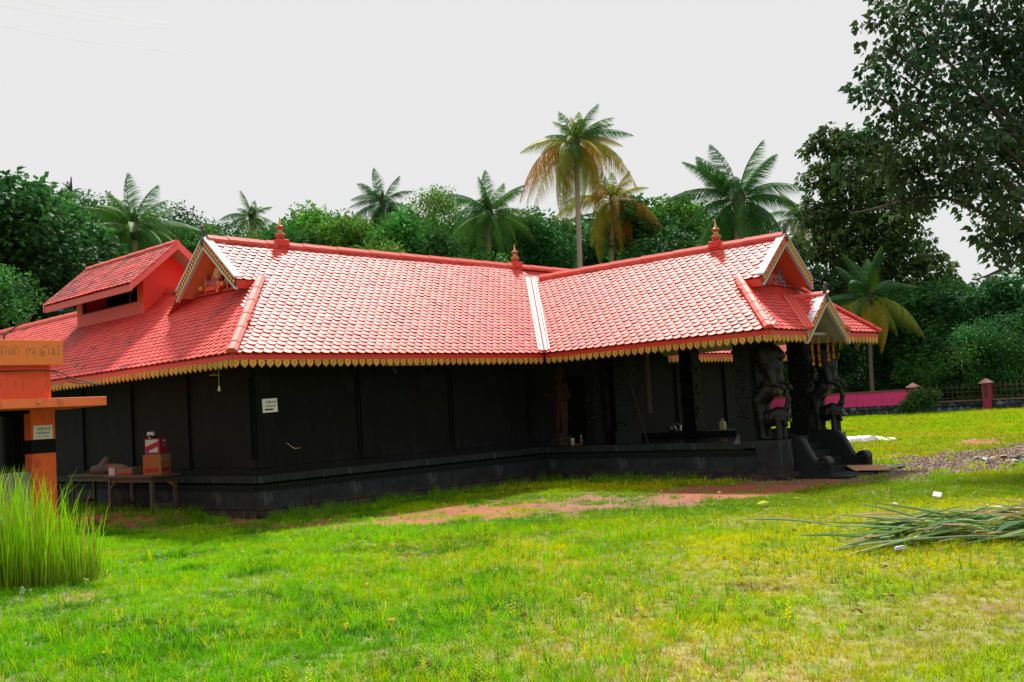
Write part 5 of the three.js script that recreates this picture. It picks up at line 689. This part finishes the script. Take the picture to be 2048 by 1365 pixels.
// ------------------------------------------------------------------ foliage
function clusterGeo(n, R, L, Wd, heart, droop = 0.3) {   // n leaves round a twig
  const pos = [];
  for (let i = 0; i < n; i++) {
    const d = V3(rr(-1, 1), rr(-0.7, 0.8), rr(-1, 1)).normalize(), b = d.clone().multiplyScalar(R * rr(0.3, 1)), l = L * rr(0.7, 1.2), dir = d.clone().add(V3(0, -droop, 0)).normalize(), s = dir.clone().cross(V3(rr(-1, 1), rr(0.2, 1), rr(-1, 1))).normalize(), nn = s.clone().cross(dir), w = Wd * l / 2;
    const p = (t, k, h = 0) => b.clone().addScaledVector(dir, t * l).addScaledVector(s, k * w).addScaledVector(nn, h * l), tri = (...q) => q.forEach((v) => pos.push(v.x, v.y, v.z));
    if (heart) { const A = p(0, 0), T2 = p(1.25, 0, -0.08), m = p(0.5, 0, -0.04); for (const k of [-1, 1]) { const a = p(-0.04, 0.7 * k, 0.05), c = p(0.32, k, 0.06), e = p(0.72, 0.45 * k, 0.0); tri(A, a, c); tri(A, c, m); tri(m, c, e); tri(m, e, T2); } }
    else { const A = p(0, 0), T2 = p(1, 0, -0.1), c = p(0.42, 1, 0.06), e = p(0.42, -1, 0.06); tri(A, c, T2); tri(A, T2, e); }
  }
  const g = new THREE.BufferGeometry(); g.setAttribute('position', new THREE.Float32BufferAttribute(pos, 3)); g.computeVertexNormals(); return g;
}
const CL = { broad: clusterGeo(16, 0.42, 0.3, 0.62, false), fine: clusterGeo(20, 0.45, 0.2, 0.6, false), rubber: clusterGeo(18, 0.34, 0.36, 0.42, false, 0.6), peepal: clusterGeo(9, 0.26, 0.145, 0.86, true, 0.75), peepalFar: clusterGeo(9, 0.46, 0.33, 0.86, true, 0.7) };
const crownM = leafM({ roughness: 0.7, transmission: 0.48, specularIntensity: 0.25 }), barkM = mat(0.055, 0.042, 0.034, 0.9, { bumpMap: stoneBump, bumpScale: 0.02 });
function crown(parent, lobes, kind, density, col, size = 1, name = 'crown') {   // lobes: [x, y, z, r], relative to the parent
  const list = [], c = new THREE.Color();
  for (const [x, y, z, r] of lobes) { const n = Math.round(density * r * r), tone = rr(0.75, 1.2), hue = rr(-1, 1); for (let i = 0; i < n; i++) { const d = V3(rr(-1, 1), rr(-1, 1), rr(-1, 1)); if (d.lengthSq() > 1 || d.lengthSq() < 0.02) { i--; continue; } d.normalize().multiplyScalar(r * Math.pow(rnd(), 0.4)); d.y *= 0.82; list.push([x + d.x + rr(-0.1, 0.1) * r, y + d.y, z + d.z, tone, hue]); } }
  const im = new THREE.InstancedMesh(CL[kind], crownM, list.length); im.name = name; im.userData.kind = 'stuff'; setShadow(im);
  list.forEach(([x, y, z, tone, hue], i) => { const s = size * rr(0.75, 1.25); im.setMatrixAt(i, new THREE.Matrix4().compose(V3(x, y, z), new THREE.Quaternion().setFromEuler(new THREE.Euler(rr(-0.5, 0.5), rr(0, 6.28), rr(-0.5, 0.5))), V3(s, s, s))); const k = tone * rr(0.7, 1.25) * (rnd() < 0.12 ? 1.7 : 1); im.setColorAt(i, c.setRGB(col[0] * k * (1 + 0.25 * hue), col[1] * k, col[2] * k * (1 - 0.2 * hue))); });
  parent.add(im); return im;
}
function limbs(parent, h0, lobes, r0, name = 'trunk') { // trunk to the crown's middle, limbs to some lobes
  const mid = lobes.reduce((a, l) => a.add(V3(l[0], l[1], l[2])), V3()).multiplyScalar(1 / lobes.length), fork = V3(mid.x * 0.3, h0, mid.z * 0.3);
  part(parent, name, taperTube([[0, -0.3, 0], [rr(-0.1, 0.1), h0 * 0.5, rr(-0.1, 0.1)], fork], [r0 * 1.35, r0, r0 * 0.8]), barkM);
  lobes.filter((_, i) => i % 2 === 0).slice(0, 6).forEach((l) => part(parent, 'limb', taperTube([fork, V3((fork.x + l[0]) / 2, (fork.y + l[1]) / 2 + 0.3, (fork.z + l[2]) / 2), V3(l[0], l[1], l[2])], [r0 * 0.6, r0 * 0.3, r0 * 0.1], 10, 5), barkM));
}
const horizonY = (px) => 883.4 - px * 0.0596;           // the photograph's tilted eye-level line
function treeAt(label, kind, px, pyTop, s, rad, col, o = {}) {
  const p = at(px, horizonY(px), s), H = 1.65 + (horizonY(px) - pyTop) * s / FPX; p.y = 0;
  const t = thing('tree', label, 'tree', [p.x, 0, p.z], 0, o.group), lobes = [], hb = o.base ?? 0.3, n = o.lobes ?? 16; rad *= 1.2;
  for (let i = 0; i < n; i++) { const f = (i + 0.5) / n, y = H * (hb + (1 - hb) * f), rw = rad * (0.45 + 0.75 * Math.sin(Math.PI * Math.min(1, 0.18 + f * 0.82))) * 0.8, a = i * 2.4 + rr(-0.5, 0.5), q = rw * Math.sqrt(rnd()) * (i === n - 1 ? 0.25 : 1), r = rad * rr(0.34, 0.5); lobes.push([Math.cos(a) * q, Math.min(y, H - r * 0.8), Math.sin(a) * q, r]); }
  limbs(t, H * Math.max(hb, 0.25), lobes, 0.1 + H * 0.012); crown(t, lobes, kind, o.dens ?? 26, col, o.size ?? 1); return t;
}
const G1 = [0.045, 0.165, 0.026], G2 = [0.072, 0.225, 0.028], G3 = [0.030, 0.12, 0.028], G4 = [0.092, 0.235, 0.028], G5 = [0.04, 0.10, 0.022];
// left
treeAt('tall dark tree at the far left edge, overtopping the others', 'broad', 20, 352, 38, 3.4, G3, { dens: 34 });
treeAt('dark tree leaning in beside the tallest one at the left edge', 'broad', 75, 372, 43, 3.2, G1, { dens: 30 });
treeAt('low bright green tree below the left edge trees', 'fine', 5, 520, 33, 1.5, G1, { base: 0.1, size: 0.8 });
treeAt('dark tree left of the slender areca palm', 'broad', 108, 440, 48, 2.6, G3);
treeAt('pointed leafy tree behind the red dormer', 'fine', 190, 376, 56, 2.6, G1, { lobes: 14 });
treeAt('bushy tree above the dormer ridge', 'broad', 245, 408, 60, 2.8, G2);
treeAt('rounded grey-green tree left of the gable crest', 'fine', 395, 415, 66, 3.3, G3, { dens: 24 });
treeAt('dark tree between the dormer and the gable', 'broad', 335, 438, 60, 2.6, G1);
treeAt('low tree directly behind the left gable', 'broad', 440, 455, 62, 2.4, G1);
treeAt('small hazy tree behind the left finial', 'fine', 520, 460, 72, 2.4, G4);
treeAt('dark understorey tree behind the dormer eave', 'broad', 150, 560, 42, 2.6, G3, { base: 0.05 });
treeAt('dark understorey tree behind the left roof slope', 'broad', 45, 580, 40, 2.6, G3, { base: 0.02 });
// middle
treeAt('spreading green tree right of the left finial', 'rubber', 640, 418, 66, 3.2, G2);
treeAt('yellow-tipped rubber tree over the long roof, left one', 'rubber', 720, 432, 62, 3.0, G4);
treeAt('yellow-tipped rubber tree over the long roof, right one', 'rubber', 815, 428, 60, 3.0, G2);
treeAt('bright airy tree standing left of the bushy coconut palm', 'fine', 890, 372, 72, 3.0, G4);
treeAt('dark rubber tree below the bright airy tree', 'rubber', 870, 470, 58, 2.8, G1);
treeAt('dark tree in front of the bushy coconut palm', 'rubber', 985, 505, 58, 2.8, G1, { base: 0.1 });
treeAt('dark tree behind the middle finial', 'rubber', 1060, 425, 64, 2.9, G1);
treeAt('low dark tree left of the main coconut palm trunk', 'rubber', 1110, 480, 66, 2.6, G3, { base: 0.1 });
treeAt('low dark tree right of the main coconut palm trunk', 'broad', 1200, 460, 74, 2.8, G3, { base: 0.1 });
treeAt('rounded tree in the gap between the palms', 'broad', 1300, 392, 66, 3.2, G1, { dens: 30 });
treeAt('rounded tree touching the left fronds of the dark palm', 'broad', 1375, 390, 68, 3.2, G2, { dens: 28 });
treeAt('dark tree filling in behind the entrance roof', 'broad', 1340, 470, 62, 2.8, G3, { base: 0.1 });
treeAt('dark low tree at the left of the rubber trees', 'rubber', 590, 455, 60, 2.4, G1);
treeAt('low yellow-green tree just over the long roof', 'rubber', 760, 490, 54, 2.4, G4, { base: 0.15 });
treeAt('dark tree behind the dark palm trunk', 'broad', 1470, 430, 70, 3.0, G3, { base: 0.1 });
// right, behind the boundary wall
treeAt('dark tree behind the entrance gable', 'broad', 1600, 470, 72, 3.0, G5, { base: 0.05 });
treeAt('shaded tree behind the pink wall, nearest the steps', 'broad', 1660, 620, 74, 2.4, G3, { base: 0.02 });
treeAt('shaded tree behind the pink wall, left of the first post', 'broad', 1800, 590, 76, 3.0, G3, { base: 0.02 });
treeAt('shaded tree rising behind the pyramid-capped posts', 'broad', 1890, 555, 70, 3.2, G1, { base: 0.02 });
treeAt('shaded tree behind the railing at the right edge', 'broad', 2010, 545, 66, 3.2, G3, { base: 0.02 });
treeAt('shrubby tree behind the railing', 'fine', 1960, 640, 62, 2.2, G1, { base: 0.02, dens: 20 });
treeAt('low dark tree behind the far right railing', 'fine', 2060, 620, 62, 2.4, G3, { base: 0.02, dens: 22 });
treeAt('dark tree behind the low coconut palm', 'broad', 1740, 520, 84, 3.2, G3, { base: 0.02 });
// far mass that closes the gaps
{
  const lobes = []; for (let i = 0; i < 210; i++) { const px = -260 + i * 12.5 + rr(-8, 8), s = rr(84, 104), top2 = (px < 130 ? 430 : px < 460 ? 448 : px < 550 ? 470 : px < 1480 ? 438 : 575) + rr(-16, 26), p = at(px, horizonY(px), s), H = 1.65 + (horizonY(px) - top2) * s / FPX; lobes.push([p.x, H - 2.2, p.z, rr(2.2, 3)], [p.x + rr(-2, 2), H * 0.55, p.z, rr(2.4, 3.2)], [p.x, 1.6, p.z + 1, 2.6]); }
  const g = new THREE.Group(), im = crown(g, lobes, 'broad', 13, [0.036, 0.125, 0.03], 1.5, 'woodland'); g.remove(im); scene.add(im); tag(im, 'dark far woodland closing the view behind the nearer trees', 'woodland', null, 'stuff');
}
// the big peepal whose branches hang in from the right, and the second one behind the entrance
function peepal(label, base, lobesPx, kind, dens, col, size, r0, h0, extra = []) {
  const t = thing('peepal_tree', label, 'tree', [base.x, 0, base.z]), lobes = lobesPx.map(([px, py, r, s]) => { const p = at(px, py, s); return [p.x - base.x, p.y, p.z - base.z, r * s / FPX]; });
  limbs(t, h0, lobes, r0); for (const pts of extra) part(t, 'limb', taperTube(pts.map(([px, py, s]) => { const p = at(px, py, s); return [p.x - base.x, p.y, p.z - base.z]; }), [0.09, 0.05, 0.035, 0.012], 24, 6), barkM);
  crown(t, lobes, kind, dens, col, size); return t;
}
{
  const b = at(2420, horizonY(2420), 22); b.y = 0;
  peepal('large peepal tree hanging heart-shaped leaves in from the upper right', b, [[1800, 20, 75, 21], [1880, 60, 95, 22], [1980, 60, 110, 22], [2070, 80, 130, 22], [1772, 85, 48, 21], [1735, 60, 22, 21], [1735, 180, 34, 21], [1715, 190, 18, 21], [1800, 150, 70, 22], [1890, 180, 100, 21], [1985, 190, 110, 22], [2080, 220, 130, 23], [1790, 240, 62, 22], [1850, 290, 80, 22], [1940, 300, 90, 21], [2040, 330, 110, 22], [1830, 350, 50, 22], [1900, 370, 50, 22], [1760, 330, 46, 22], [1800, 400, 40, 22], [1740, 270, 34, 22], [1880, 335, 62, 22], [1960, 365, 62, 22], [2005, 465, 58, 22], [2048, 500, 56, 22], [1835, 405, 40, 22], [1700, 330, 36, 22], [1990, 420, 62, 21], [2060, 430, 75, 22], [1955, 470, 26, 21], [2010, 505, 36, 21], [2070, 520, 40, 21], [2180, 200, 170, 23], [2200, 420, 140, 23], [2250, 40, 180, 24], [2320, 300, 190, 24], [2000, -80, 130, 22], [2130, -120, 170, 23]], 'peepal', 60, [0.032, 0.074, 0.027], 0.95, 0.2, 3.4,
    [[[2140, 520, 22], [1990, 440, 22], [1890, 396, 22], [1700, 428, 22]], [[2120, 470, 21], [2040, 520, 21], [1985, 548, 21], [1950, 560, 21]], [[2200, 330, 23], [2050, 250, 22], [1900, 170, 22], [1760, 90, 21]]]);
  const b2 = at(1640, horizonY(1640), 76); b2.y = 0;
  peepal('brownish-green peepal tree standing behind the entrance gable', b2, [[1660, 285, 44, 74], [1620, 300, 18, 74], [1700, 300, 48, 75], [1745, 300, 50, 76], [1650, 350, 48, 75], [1710, 370, 62, 76], [1780, 350, 55, 76], [1830, 410, 45, 77], [1640, 420, 46, 75], [1700, 440, 64, 76], [1770, 440, 66, 76], [1660, 500, 60, 75], [1730, 510, 70, 76], [1810, 500, 62, 77], [1860, 540, 50, 76], [1700, 580, 64, 76], [1790, 580, 70, 76], [1880, 600, 62, 77], [1760, 640, 60, 76], [1830, 660, 60, 77]], 'peepalFar', 27, [0.062, 0.115, 0.026], 1.0, 0.2, 5);
}
// ------------------------------------------------------------------ palms
function frondGeo(L, n, leaf, arch, droopLeaf, ragged) { // rachis starts along +x, arches down
  const pos = [], P = (t) => V3(L * (t - 0.12 * arch * t * t), L * (0.30 * t - arch * t * t * 0.62), 0), tri = (...q) => q.forEach((v) => pos.push(v.x, v.y, v.z));
  for (let i = 0; i < 12; i++) { const a = P(i / 12), b = P((i + 1) / 12), w = 0.035 * (1 - i / 13); for (const e of [V3(0, 0, w), V3(0, w, 0)]) { const f = e.clone().multiplyScalar(0.9); tri(a.clone().sub(e), a.clone().add(e), b.clone().add(f)); tri(a.clone().sub(e), b.clone().add(f), b.clone().sub(f)); } }
  for (let i = 0; i < n; i++) for (const s of [-1, 1]) { const t = 0.14 + 0.86 * (i + rnd() * 0.5) / n; if (rnd() < ragged) continue; const a = P(t), tg = P(Math.min(1, t + 0.02)).sub(P(t - 0.02)).normalize(), l = leaf * Math.sin(Math.PI * Math.min(0.97, 0.16 + t * 0.8)) * rr(0.85, 1.1), out = V3(0, 0, s), dir = tg.clone().multiplyScalar(0.55).addScaledVector(out, 0.85).add(V3(0, -droopLeaf * 0.4, 0)).normalize(), end = a.clone().addScaledVector(dir, l * 0.55), tip = end.clone().add(dir.clone().multiplyScalar(0.45 * l)).add(V3(0, -droopLeaf * l * 0.42, 0)), w = tg.clone().multiplyScalar(0.019);
    tri(a.clone().sub(w), a.clone().add(w), end.clone().add(w)); tri(a.clone().sub(w), end.clone().add(w), end.clone().sub(w)); tri(end.clone().sub(w), end.clone().add(w), tip); }
  const g = new THREE.BufferGeometry(); g.setAttribute('position', new THREE.Float32BufferAttribute(pos, 3)); g.computeVertexNormals(); return g;
}
const FR = { up: [frondGeo(3.7, 72, 0.8, 0.55, 1.0, 0.12), frondGeo(3.1, 64, 0.75, 0.9, 1.3, 0.2)], mid: [frondGeo(4.2, 78, 0.95, 1.0, 1.4, 0.06), frondGeo(3.9, 74, 0.9, 1.2, 1.6, 0.08)], old: [frondGeo(4.3, 70, 0.95, 1.35, 2.0, 0.12), frondGeo(4.0, 66, 0.9, 1.5, 2.1, 0.16)] };
const frondM = (c) => leafM({ color: RGB(...c), roughness: 0.6, transmission: 0.42, specularIntensity: 0.2 }), FM = { green: [[0.075, 0.20, 0.03], [0.10, 0.23, 0.03], [0.06, 0.18, 0.04]].map(frondM), dark: [[0.04, 0.15, 0.03], [0.055, 0.18, 0.03], [0.04, 0.13, 0.035]].map(frondM), yellow: [[0.30, 0.30, 0.03], [0.22, 0.29, 0.035], [0.38, 0.28, 0.02]].map(frondM), brown: [[0.45, 0.20, 0.02], [0.38, 0.22, 0.03], [0.50, 0.26, 0.025]].map(frondM) };
const palmBark = mat(0.36, 0.29, 0.25, 0.9, { bumpMap: stoneBump, bumpScale: 0.015 });
function palm(label, px, py, s, o = {}) {               // crown at a pixel of the photograph, s metres off
  const c = at(px, py, s), b = at(o.foot ?? px, horizonY(o.foot ?? px), s), t = thing('coconut_palm', label, 'palm', [b.x, 0, b.z]), C = V3(c.x - b.x, c.y, c.z - b.z), r = o.r ?? 0.17, k = o.scale ?? 1;
  part(t, 'trunk', taperTube([[0, -0.3, 0], V3(C.x * 0.25, C.y * 0.4, C.z * 0.25), V3(C.x * 0.7, C.y * 0.75, C.z * 0.7), C], [r * 1.5, r * 1.05, r * 0.95, r * 0.9], 30, 9), o.bark ?? palmBark);
  const N = (o.n ?? 22) + 7; for (let i = 0; i < N; i++) { const f = (i + 0.5) / N, old = f < (o.old ?? 0.35), up = f > 0.74, set = up ? FR.up : old ? FR.old : FR.mid, pal = old && o.brown && rnd() < o.brown ? FM.brown : old || (o.yellow && rnd() < o.yellow) ? (o.yellow ? FM.yellow : FM[o.tone ?? 'green']) : FM[o.tone ?? 'green']; const q = part(t, 'frond', pick(set), pick(pal)); q.position.copy(C).add(V3(0, 0.1, 0)); q.rotation.set(rr(-0.5, 0.5), i * 2.4 + rr(-0.5, 0.5), -0.75 + 2.0 * Math.pow(f, 1.25) * (o.erect ?? 1) + rr(-0.2, 0.2), 'YXZ'); q.scale.setScalar(k * rr(0.75, 1.12) * (old ? o.oldScale ?? 1 : 1)); }
  if (o.nuts) for (let i = 0; i < o.nuts; i++) { const a = rr(0, 6.28), q = part(t, 'coconut', new THREE.SphereGeometry(0.13, 8, 6).scale(1, 1.25, 1), mat(0.16, 0.14, 0.03, 0.6)); q.position.copy(C).add(V3(Math.cos(a) * 0.32, -0.25 - rnd() * 0.4, Math.sin(a) * 0.32)); }
  part(t, 'crown_heart', taperTube([C.clone().add(V3(0, -0.5, 0)), C.clone().add(V3(0, 0.2, 0)), C.clone().add(V3(0.05, 1.2, 0))], [r * 0.9, r * 1.6, 0.03], 8, 7), barkM); return t;
}
palm('tallest coconut palm with yellowing drooping fronds against the sky', 1152, 290, 62, { foot: 1171, yellow: 0.5, brown: 0.14, n: 34, nuts: 9, r: 0.17, old: 0.5, scale: 0.84, oldScale: 1.35 });
palm('slim palm with orange-tipped hanging fronds just right of the tallest', 1226, 405, 66, { foot: 1222, yellow: 0.6, brown: 0.4, n: 20, old: 0.65, scale: 0.8, r: 0.15, oldScale: 1.2 });
palm('bushy green coconut palm behind the middle of the long roof', 978, 432, 62, { n: 24, tone: 'green', scale: 0.85, nuts: 3 });
palm('palm showing only upright frond tips above the rubber trees', 765, 412, 74, { n: 16, old: 0.15, tone: 'dark', scale: 0.82 });
palm('dark green coconut palm behind the entrance roof ridge', 1478, 408, 50, { n: 26, tone: 'dark', r: 0.24, scale: 0.9, old: 0.3, oldScale: 1.15 });
palm('coconut palm rising behind the red dormer ridge', 268, 462, 52, { n: 22, tone: 'green', scale: 0.85 });
palm('low coconut palm left of the dormer with arching grey fronds', 148, 535, 46, { n: 18, tone: 'green', scale: 0.8, old: 0.5 });
palm('hazy distant palm left of the finial over the left gable', 502, 440, 86, { n: 16, tone: 'green', scale: 0.75 });
palm('low coconut palm with one yellow frond right of the entrance gable', 1738, 600, 66.5, { foot: 1744, n: 18, tone: 'dark', yellow: 0.14, old: 0.5, scale: 1.0, bark: mat(0.15, 0.12, 0.1, 0.9), r: 0.13, erect: 1.1 });
palm('palm half hidden by the brownish peepal tree', 1605, 440, 82, { n: 14, tone: 'dark', yellow: 0.15, scale: 0.95 });
palm('slender areca palm standing alone above the left trees', 141, 388, 70, { n: 11, tone: 'dark', scale: 0.26, r: 0.07, old: 0.3 });
// shrub against the pink wall, pale reeds behind it, wires across the sky
{
  const p = at(1842, 808, 60), t = thing('shrub', 'leafy green shrub growing against the pink wall and first post', 'shrub', [p.x, 0, p.z]); const lobes = []; for (let i = 0; i < 9; i++) lobes.push([rr(-0.3, 0.3), rr(0.35, 1.25), rr(-1.0, 1.0), rr(0.32, 0.5)]); part(t, 'stem', merge([0, 1, 2].map((i) => taperTube([[0, 0, 0], [0, 0.5, (i - 1) * 0.4], [0, 1, (i - 1) * 0.7]], [0.04, 0.03, 0.01], 6, 5))), barkM); crown(t, lobes, 'broad', 95, [0.06, 0.17, 0.035], 0.62);
  const pos = []; const c = at(1592, 770, 72); for (let i = 0; i < 260; i++) { const x = c.x + rr(-0.6, 0.6), z = c.z + rr(-2, 2), h = rr(1.2, 3.4), a = rr(0, 6.28), L = h * rr(0.1, 0.5), w = 0.03; pos.push(x - w, 0, z, x + w, 0, z + w, x + Math.cos(a) * L, h, z + Math.sin(a) * L); }
  const g = new THREE.BufferGeometry(); g.setAttribute('position', new THREE.Float32BufferAttribute(pos, 3)); g.computeVertexNormals(); top('reeds', g, leafM({ color: RGB(0.16, 0.19, 0.07) }), 'pale reedy grass standing behind the pink wall between the lions', 'reeds', null, 'stuff');
  const wire = (a, b, label) => { const A = at(...a), B = at(...b), m = A.clone().add(B).multiplyScalar(0.5); m.y -= 0.12; top('overhead_wire', tube([A, m, B], 0.0035, 30, 5), mat(0.5, 0.5, 0.5, 0.6), label, 'wire', 'faint overhead wires crossing the upper left sky'); };
  wire([-400, -70, 14], [345, 58, 26], 'faint overhead wire in the upper left sky, middle one'); wire([-300, -12, 14], [385, 108, 26], 'faint overhead wire in the upper left sky, lowest one'); wire([-200, -60, 14], [338, 46, 26], 'faint overhead wire in the upper left sky, topmost one');
  const q = at(117, 616, 36), tk = thing('water_tank', 'small blue tank glimpsed in the trees below the dormer eave', 'tank', [q.x, q.y - 0.3, q.z]); part(tk, 'tank_body', new THREE.CylinderGeometry(0.13, 0.14, 0.26, 14).translate(0, 0.3, 0), mat(0.015, 0.13, 0.42, 0.5)); part(tk, 'tank_stand', box(-0.03, 0.03, -q.y + 0.3, 0.17, -0.03, 0.03), barkM); part(tk, 'white_tag', rbox(-0.24, -0.15, 0.17, 0.3, -0.03, 0.03, 0.01), M.white);
}
renderer.render(scene, camera);
